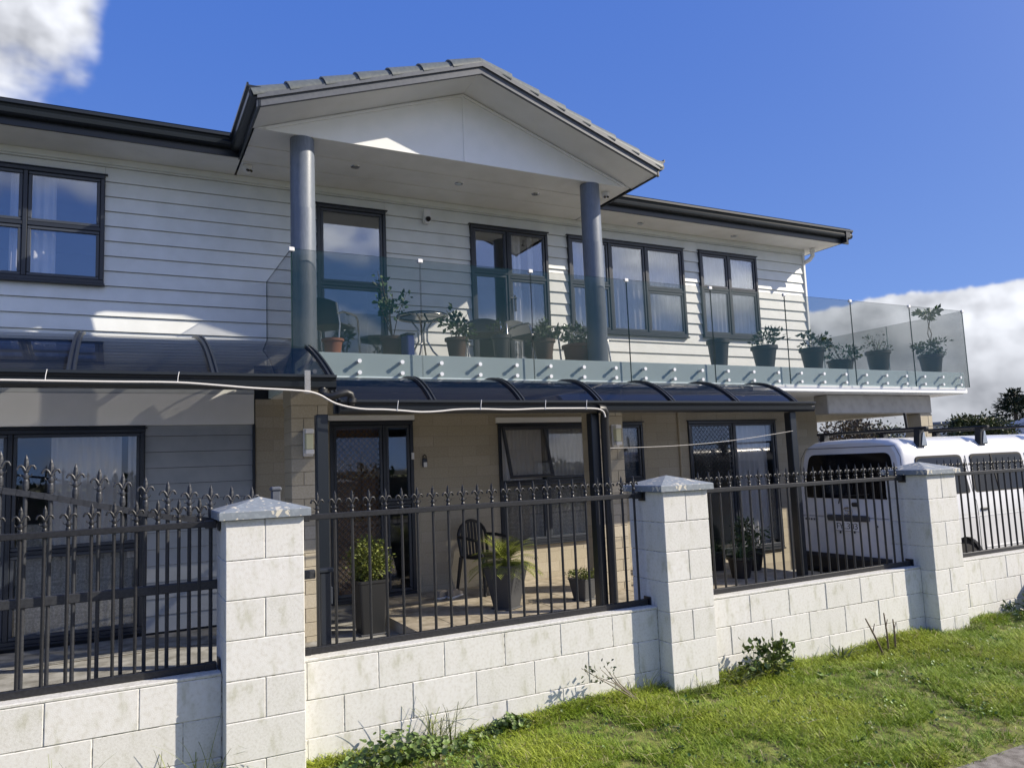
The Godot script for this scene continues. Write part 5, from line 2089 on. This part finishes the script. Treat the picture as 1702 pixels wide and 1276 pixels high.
# ---------------------------------------------------------------- beyond the house
func crown(st: SurfaceTool, c: Vector3, r: Vector3, n: int, size: float, base: Color, clumps: int) -> void:
	leaves(st, c, r, n, size, greens(base, 0.55, 8), clumps, 0.7)


func build_background() -> void:
	var t := thing("round_tree", "dense dark green rounded tree beyond the van, left of the conifer", "tree", Vector3(33.9, -0.55, -20.5))
	var st := mb()
	tube(st, [Vector3(0, 0, 0), Vector3(0.1, 1.2, 0), Vector3(0.05, 2.4, 0.1)], 0.18, 8, 0.08)
	obj("trunk", st, M.bark, t)
	st = mb()
	crown(st, Vector3(0, 2.55, 0), Vector3(1.35, 0.92, 1.3), 9000, 0.125, Color(0.05, 0.066, 0.018), 150)
	crown(st, Vector3(-0.2, 3.05, 0), Vector3(0.8, 0.55, 0.8), 3200, 0.115, Color(0.055, 0.07, 0.02), 40)
	obj("crown", st, M.leaf, t)
	t = thing("conifer", "tall dark conifer with layered branches at the right edge", "tree", Vector3(49.5, -0.3, -27.5))
	st = mb()
	tube(st, [Vector3(0, 0, 0), Vector3(0, 3, 0), Vector3(0.1, 5.3, 0)], 0.25, 8, 0.05)
	obj("trunk", st, M.bark, t)
	st = mb()
	var tones := greens(Color(0.022, 0.036, 0.020), 0.5)
	for k in 190:
		var f := rng.randf()
		var yy := lerpf(1.6, 5.25, f)
		var reach := lerpf(3.4, 0.35, pow(f, 0.8)) * rng.randf_range(0.6, 1.1)
		var an := rng.randf() * TAU
		var d := Vector3(cos(an), rng.randf_range(-0.05, 0.35), sin(an)).normalized()
		var m := int(10 + reach * 14)
		for j in m:
			var u := sqrt(rng.randf())
			var p := Vector3(0, yy, 0) + d * reach * u + Vector3(rng.randfn(), rng.randfn() * 0.5, rng.randfn()) * 0.12
			one_leaf(st, p, (d + Vector3(rng.randfn(), rng.randfn() + 0.3, rng.randfn()) * 0.55).normalized(), rng.randf_range(0.16, 0.34), 0.35, tones[rng.randi() % 6])
	obj("crown", st, M.leaf, t)
	t = thing("leafy_tree", "reddish green leafy tree seen under the carport beam", "tree", Vector3(24.6, -0.3, -20.0))
	st = mb()
	tube(st, [Vector3(0, 0, 0), Vector3(0.1, 1.3, 0), Vector3(0, 2.2, 0)], 0.14, 8, 0.06)
	obj("trunk", st, M.bark, t)
	st = mb()
	crown(st, Vector3(0, 2.2, 0), Vector3(1.7, 1.0, 1.4), 5200, 0.11, Color(0.055, 0.045, 0.028), 70)
	obj("crown", st, M.leaf, t)
	t = thing("leafy_tree", "green leafy tree right of the reddish one under the carport beam", "tree", Vector3(27.4, -0.3, -20.5))
	st = mb()
	tube(st, [Vector3(0, 0, 0), Vector3(0, 1.3, 0), Vector3(0.1, 2.0, 0)], 0.14, 8, 0.06)
	obj("trunk", st, M.bark, t)
	st = mb()
	crown(st, Vector3(0, 1.9, 0), Vector3(1.7, 0.95, 1.4), 5200, 0.11, Color(0.05, 0.065, 0.022), 70)
	obj("crown", st, M.leaf, t)
	# neighbouring houses
	neighbour(Vector3(37.5, -0.3, -24.0), Vector3(2.6, 3.15, 2.5), "pale neighbouring house wall with small window beside the carport pillar", 0.0)
	neighbour(Vector3(39.5, -0.3, -19.5), Vector3(6.4, 2.3, 6.0), "neighbouring house with grey corrugated roof at the right edge", 1.35)
	neighbour(Vector3(42.0, -0.3, -32.0), Vector3(5.0, 2.6, 4.0), "distant low house with a shallow roof seen under the carport beam", 0.7)
	t = thing("antenna_pole", "thin antenna pole above distant roofs under the carport beam", "antenna", Vector3(43.0, -0.3, -30.0))
	st = mb()
	tube(st, [Vector3(0, 0, 0), Vector3(0, 4.0, 0)], 0.03, 6)
	obj("pole", st, M.joinery_sash, t)
	st = mb()
	for k in 4:
		bx(st, Vector3(-0.25, 3.7 + 0.08 * k, -0.01), Vector3(0.25, 3.72 + 0.08 * k, 0.01))
	obj("aerial", st, M.joinery_sash, t)
	# across the street, seen only as reflections in the glass
	t = thing("street_hedge", "long clipped hedge across the street", "hedge", Vector3(4, -0.2, 12.5))
	st = mb()
	for k in 16:
		crown(st, Vector3(-22.0 + 3.0 * k, 1.0, rng.randf_range(-0.2, 0.2)), Vector3(1.9, 1.1, 0.9), 500, 0.26, Color(0.035, 0.055, 0.018), 0)
	var hd := obj("foliage", st, M.leaf, t)
	hd.set_meta("kind", "stuff")
	st = mb()
	bx(st, Vector3(-24, 0, -0.5), Vector3(25, 1.6, 0.5))
	obj("inner_mass", st, M.bark, t)


func neighbour(at: Vector3, s: Vector3, label: String, rise: float) -> void:
	var t := thing("neighbour_house", label, "house", at)
	var st := mb()
	bx(st, Vector3(-s.x * 0.5, 0, -s.z * 0.5), Vector3(s.x * 0.5, s.y, s.z * 0.5))
	obj("wall", st, M.far_wall, t)
	st = mb()
	if rise > 0.0:
		var e := 0.4
		var a := Vector3(-s.x * 0.5 - e, s.y - 0.05, s.z * 0.5 + e)
		var b := Vector3(s.x * 0.5 + e, s.y - 0.05, s.z * 0.5 + e)
		var c := Vector3(s.x * 0.5 + e, s.y - 0.05, -s.z * 0.5 - e)
		var d := Vector3(-s.x * 0.5 - e, s.y - 0.05, -s.z * 0.5 - e)
		var r0 := Vector3(-s.x * 0.18, s.y + rise, 0)
		var r1 := Vector3(s.x * 0.18, s.y + rise, 0)
		quad(st, a, b, r1, r0)
		tri(st, b, c, r1)
		quad(st, c, d, r0, r1)
		tri(st, d, a, r0)
		quad(st, a, d, c, b)
		var roof := obj("roof", st, M.corrugated, t)
		# ribs of the corrugated iron on the slopes that face us
		st = mb()
		for k in 24:
			var f := (k + 0.5) / 24.0
			var p := a.lerp(b, f)
			var q := r0.lerp(r1, f)
			tube(st, [p + Vector3(0, 0.01, 0), q + Vector3(0, 0.01, 0)], 0.022, 5)
			p = d.lerp(a, f)
			tube(st, [p + Vector3(0, 0.01, 0), p.lerp(r0, 1.0 - absf(f - 0.5) * 1.7) + Vector3(0, 0.01, 0)], 0.022, 5)
		obj("roof_rib", st, M.corrugated, roof)
	else:
		bev(st, Vector3(0, s.y + 0.06, 0), Vector3(s.x + 0.3, 0.14, s.z + 0.3), 0.03)
		obj("roof", st, M.far_roof, t)
	for k in 2:
		st = mb()
		bev(st, Vector3(-s.x * 0.5 - 0.02, s.y * 0.68, (k - 0.5) * s.z * 0.45), Vector3(0.06, s.y * 0.28, 0.7), 0.01)
		bev(st, Vector3((k - 0.5) * s.x * 0.5, s.y * 0.68, s.z * 0.5 + 0.02), Vector3(0.7, s.y * 0.28, 0.06), 0.01)
		obj("window", st, M.lens, t)


# ---------------------------------------------------------------- weeds along the wall
func build_weeds() -> void:
	# [label, x, z, kind, size]
	var weeds := [
		["broad leaved weed patch with pale undersides at the foot of the wall, nearest the camera", 1.35, -4.12, "mallow", 0.42],
		["long grass arching against the wall beside the broad leaved weeds", 1.62, -4.26, "tall", 0.36],
		["tall grass tuft in the corner left of the near gatepost", 0.36, -4.24, "tall", 0.40],
		["thin grass tuft at the foot of the wall at the far left", -0.26, -4.16, "tall", 0.34],
		["low creeping weeds along the wall below the palm", 2.10, -4.22, "mallow", 0.20],
		["dry twiggy weed with a few leaves leaning on the wall", 2.75, -4.20, "twig", 0.26],
		["thin grass tuft in the corner left of the middle pillar", 3.14, -4.26, "tall", 0.22],
		["pale grass tuft at the foot of the middle pillar", 3.45, -4.14, "tall", 0.16],
		["bushy green weed against the wall right of the middle pillar", 4.15, -4.18, "bush", 0.28],
		["low weed right beside the middle pillar with dark strap leaves", 3.85, -4.16, "strap", 0.20],
		["upright weed with long leaves below the wall, between bush and sticks", 4.93, -4.22, "strap", 0.22],
		["small grassy weed at the foot of the wall near the dark corner", 5.55, -4.22, "tall", 0.14],
		["thin grass at the foot of the pillar before the van", 6.45, -4.12, "tall", 0.16],
		["flowering clump with pale mauve flowers at the right edge of the wall", 7.45, -4.15, "flower", 0.32],
	]
	for w in weeds:
		var x: float = w[1]
		var z: float = w[2]
		var s: float = w[4]
		var t := thing("weed", w[0], "weed", Vector3(x, lawn_height(x, z) - 0.01, z), 0.0, "weeds along the block wall")
		var st := mb()
		match w[3]:
			"tall":
				for k in 70:
					var an := rng.randf() * TAU
					blade(st, Vector3(rng.randfn() * 0.08, 0, rng.randfn() * 0.025), Vector3(cos(an) * 0.55, 1.0, sin(an) * 0.2), s * rng.randf_range(0.4, 1.15), 0.007, rng.randf_range(0.8, 2.6), Color(0.20, 0.235, 0.05) * rng.randf_range(0.5, 1.25), 6)
			"mallow":
				for k in 520:
					var p := Vector3(rng.randfn() * s * 0.6, 0, rng.randfn() * s * 0.18)
					p.y = rng.randf() * 0.15 * exp(-pow(p.x / (s * 0.6), 2.0)) * (s / 0.4) + 0.03
					round_leaf(st, p, rng.randf_range(0.009, 0.021), Color(0.10, 0.155, 0.032) * rng.randf_range(0.5, 1.5))
			"bush":
				leaves(st, Vector3(0, s * 0.45, 0), Vector3(s * 0.8, s * 0.5, s * 0.35), 420, 0.045, greens(Color(0.08, 0.12, 0.028), 0.5), 26, 0.65)
			"strap":
				for k in 26:
					var an := rng.randf() * TAU
					blade(st, Vector3(rng.randfn() * 0.04, 0, rng.randfn() * 0.02), Vector3(cos(an), rng.randf_range(0.5, 1.6), sin(an) * 0.5), s * rng.randf_range(0.5, 1.1), 0.02, 1.3, Color(0.07, 0.10, 0.035) * rng.randf_range(0.5, 1.3), 5)
			"twig":
				st.set_color(Color(0.16, 0.13, 0.09))
				for k in 5:
					var a := rng.randf_range(-1.1, 0.9)
					tube(st, [Vector3(0.25, 0.0, 0.05), Vector3(0.10 + a * 0.04, s * 0.5, 0.0), Vector3(a * 0.14, s * rng.randf_range(0.7, 1.1), -0.03)], 0.005, 5, 0.002)
				leaves(st, Vector3(0, s * 0.85, -0.02), Vector3(0.14, 0.07, 0.05), 40, 0.03, greens(Color(0.05, 0.07, 0.03), 0.4), 0, 0.6)
			"flower":
				leaves(st, Vector3(0, s * 0.35, 0), Vector3(s * 1.1, s * 0.4, s * 0.4), 420, 0.06, greens(Color(0.055, 0.09, 0.03), 0.5), 24, 0.4)
		obj("leaves", st, M.leaf, t)
		if w[3] == "flower":
			for k in 14:
				st = mb()
				var p := Vector3(rng.randfn() * s * 0.5, s * rng.randf_range(0.5, 0.85), rng.randf_range(0.0, 0.12))
				for q in 7:
					var an := TAU * q / 7.0
					one_leaf(st, p, Vector3(cos(an), 0.5, sin(an)), 0.022, 0.6, Color(0.55, 0.50, 0.62))
				obj("flower", st, M.leaf, t)
		if w[3] == "mallow" and s > 0.3:
			st = mb()
			for q in 12:
				var an := TAU * q / 12.0
				one_leaf(st, Vector3(-0.34, 0.045, 0.09), Vector3(cos(an), 0.8, sin(an)), 0.022, 0.4, Color(0.75, 0.28, 0.02))
			obj("flower", st, M.leaf, t)
	# broad leaved rosettes and clover scattered through the verge
	var flat := mb()
	for k in 110:
		var x := rng.randf_range(0.9, 8.0)
		var z := rng.randf_range(-4.25, -2.85)
		var c := Vector3(x, lawn_height(x, z) + 0.012, z)
		var tone := Color(0.10, 0.17, 0.03) * rng.randf_range(0.6, 1.4)
		if k % 9 == 0:
			for j in 7:
				var an := TAU * j / 7.0 + rng.randf() * 0.5
				one_leaf(flat, c, Vector3(cos(an), rng.randf_range(0.25, 0.7), sin(an)), rng.randf_range(0.035, 0.065), 0.4, tone)
		else:
			for j in 14:
				round_leaf(flat, c + Vector3(rng.randfn() * 0.05, rng.randf_range(0.008, 0.03), rng.randfn() * 0.05), rng.randf_range(0.006, 0.011), tone)
	for k in 260:
		var x := rng.randf_range(0.9, 8.0)
		var z := rng.randf_range(-4.28, -2.74)
		blade(flat, Vector3(x, lawn_height(x, z) + rng.randf_range(0.02, 0.045), z), Vector3(rng.randfn(), 0.12, rng.randfn()), rng.randf_range(0.06, 0.13), 0.005, 0.4, Color(0.40, 0.34, 0.19) * rng.randf_range(0.6, 1.2), 3)
	var ground_cover := obj("ground_cover", flat, M.leaf)
	tag(ground_cover, "clover, broad leaved rosettes and dry blades scattered through the verge", "weeds", "", "stuff")
	# cut sticks
	var sticks := [["dark bare stick leaning left out of the grass by the wall", Vector3(5.28, 0.12, -4.10), Vector3(-0.17, 0.30, 0.0)], ["thin upright bare twig with a fork beside the leaning stick", Vector3(5.38, 0.12, -4.13), Vector3(-0.03, 0.31, 0.01)], ["short bare twig just right of the forked one", Vector3(5.45, 0.12, -4.12), Vector3(0.0, 0.25, 0.0)]]
	for s in sticks:
		var st := mb()
		var d: Vector3 = s[2]
		tube(st, [Vector3.ZERO, d * 0.5 + Vector3(0.008, 0, 0), d], 0.009, 6, 0.005)
		tube(st, [d * 0.6, d * 0.6 + Vector3(0.03, 0.07, 0)], 0.005, 5, 0.003)
		var o := obj("stick", st, M.twig)
		o.position = s[1]
		tag(o, s[0], "stick", "cut sticks by the wall")
	var st := mb()
	bev(st, Vector3.ZERO, Vector3(0.20, 0.26, 0.12), 0.02)
	var o := obj("bucket", st, M.red_plastic)
	o.position = Vector3(7.86, 0.36, -4.22)
	tag(o, "dark red box standing on the verge at the right edge", "box")


func round_leaf(st: SurfaceTool, p: Vector3, r: float, tone: Color) -> void:
	var nrm := Vector3(rng.randfn() * 0.6, 1.0, rng.randfn() * 0.6 + 0.25).normalized()
	var a := nrm.cross(Vector3(rng.randfn(), 0.1, rng.randfn())).normalized()
	var b := nrm.cross(a)
	st.set_color(tone)
	var n := 7
	for k in n:
		var t0 := TAU * k / n
		var t1 := TAU * (k + 1) / n
		tri(st, p - nrm * r * 0.25, p + (a * cos(t0) + b * sin(t0)) * r, p + (a * cos(t1) + b * sin(t1)) * r)


# ---------------------------------------------------------------- grass
func build_grass() -> void:
	var patch := FastNoiseLite.new()
	patch.seed = 3
	patch.frequency = 0.55
	patch.fractal_octaves = 3
	var tufts := []
	for v in 5:
		var st := mb()
		for k in 9:
			var an := rng.randf() * TAU
			var tone := Color(1, 1, 1) * rng.randf_range(0.65, 1.25)
			blade(st, Vector3(rng.randfn() * 0.014, -0.004, rng.randfn() * 0.014), Vector3(cos(an) * 0.75, 1.0, sin(an) * 0.75), rng.randf_range(0.028, 0.062), 0.0046, rng.randf_range(0.6, 1.8), tone, 3)
		tufts.append(done(st))
	var spots := [[], [], [], [], []]
	var tones := [[], [], [], [], []]
	for k in 80000:
		var x := rng.randf_range(0.55, 11.5)
		var z := rng.randf_range(-4.32, -2.70)
		# thin it out far from the camera and where earth shows
		if x > 7.5 and rng.randf() < 0.45:
			continue
		var n := patch.get_noise_2d(x * 1.6, z * 1.6)
		var edge := smoothstep(-2.70, -2.95, z)
		if n < -0.20 + 0.5 * (1.0 - edge) and rng.randf() < 0.86:
			continue
		var s := rng.randf_range(0.7, 1.5) * (1.0 + 0.4 * n) * (1.0 if z > -4.22 else 1.35)
		var b := Basis(Vector3.UP, rng.randf() * TAU).scaled(Vector3(s, s * rng.randf_range(0.7, 1.2), s))
		var c := Color(0.20, 0.32, 0.020).lerp(Color(0.37, 0.44, 0.040), clampf(0.5 + n * 1.3 + rng.randf_range(-0.25, 0.25), 0, 1))
		if rng.randf() < 0.07:
			c = Color(0.42, 0.37, 0.17)
		spots[k % 5].append(Transform3D(b, Vector3(x, lawn_height(x, z), z)))
		tones[k % 5].append(c)
	for v in 5:
		var mm := MultiMesh.new()
		mm.transform_format = MultiMesh.TRANSFORM_3D
		mm.use_colors = true
		mm.mesh = tufts[v]
		mm.instance_count = spots[v].size()
		for i in spots[v].size():
			mm.set_instance_transform(i, spots[v][i])
			mm.set_instance_color(i, tones[v][i])
		var o := MultiMeshInstance3D.new()
		o.multimesh = mm
		o.material_override = M.grass_blade
		o.name = numbered("grass")
		add_child(o)
		tag(o, "short sunlit grass growing over the verge outside the wall", "grass", "grass of the verge", "stuff")
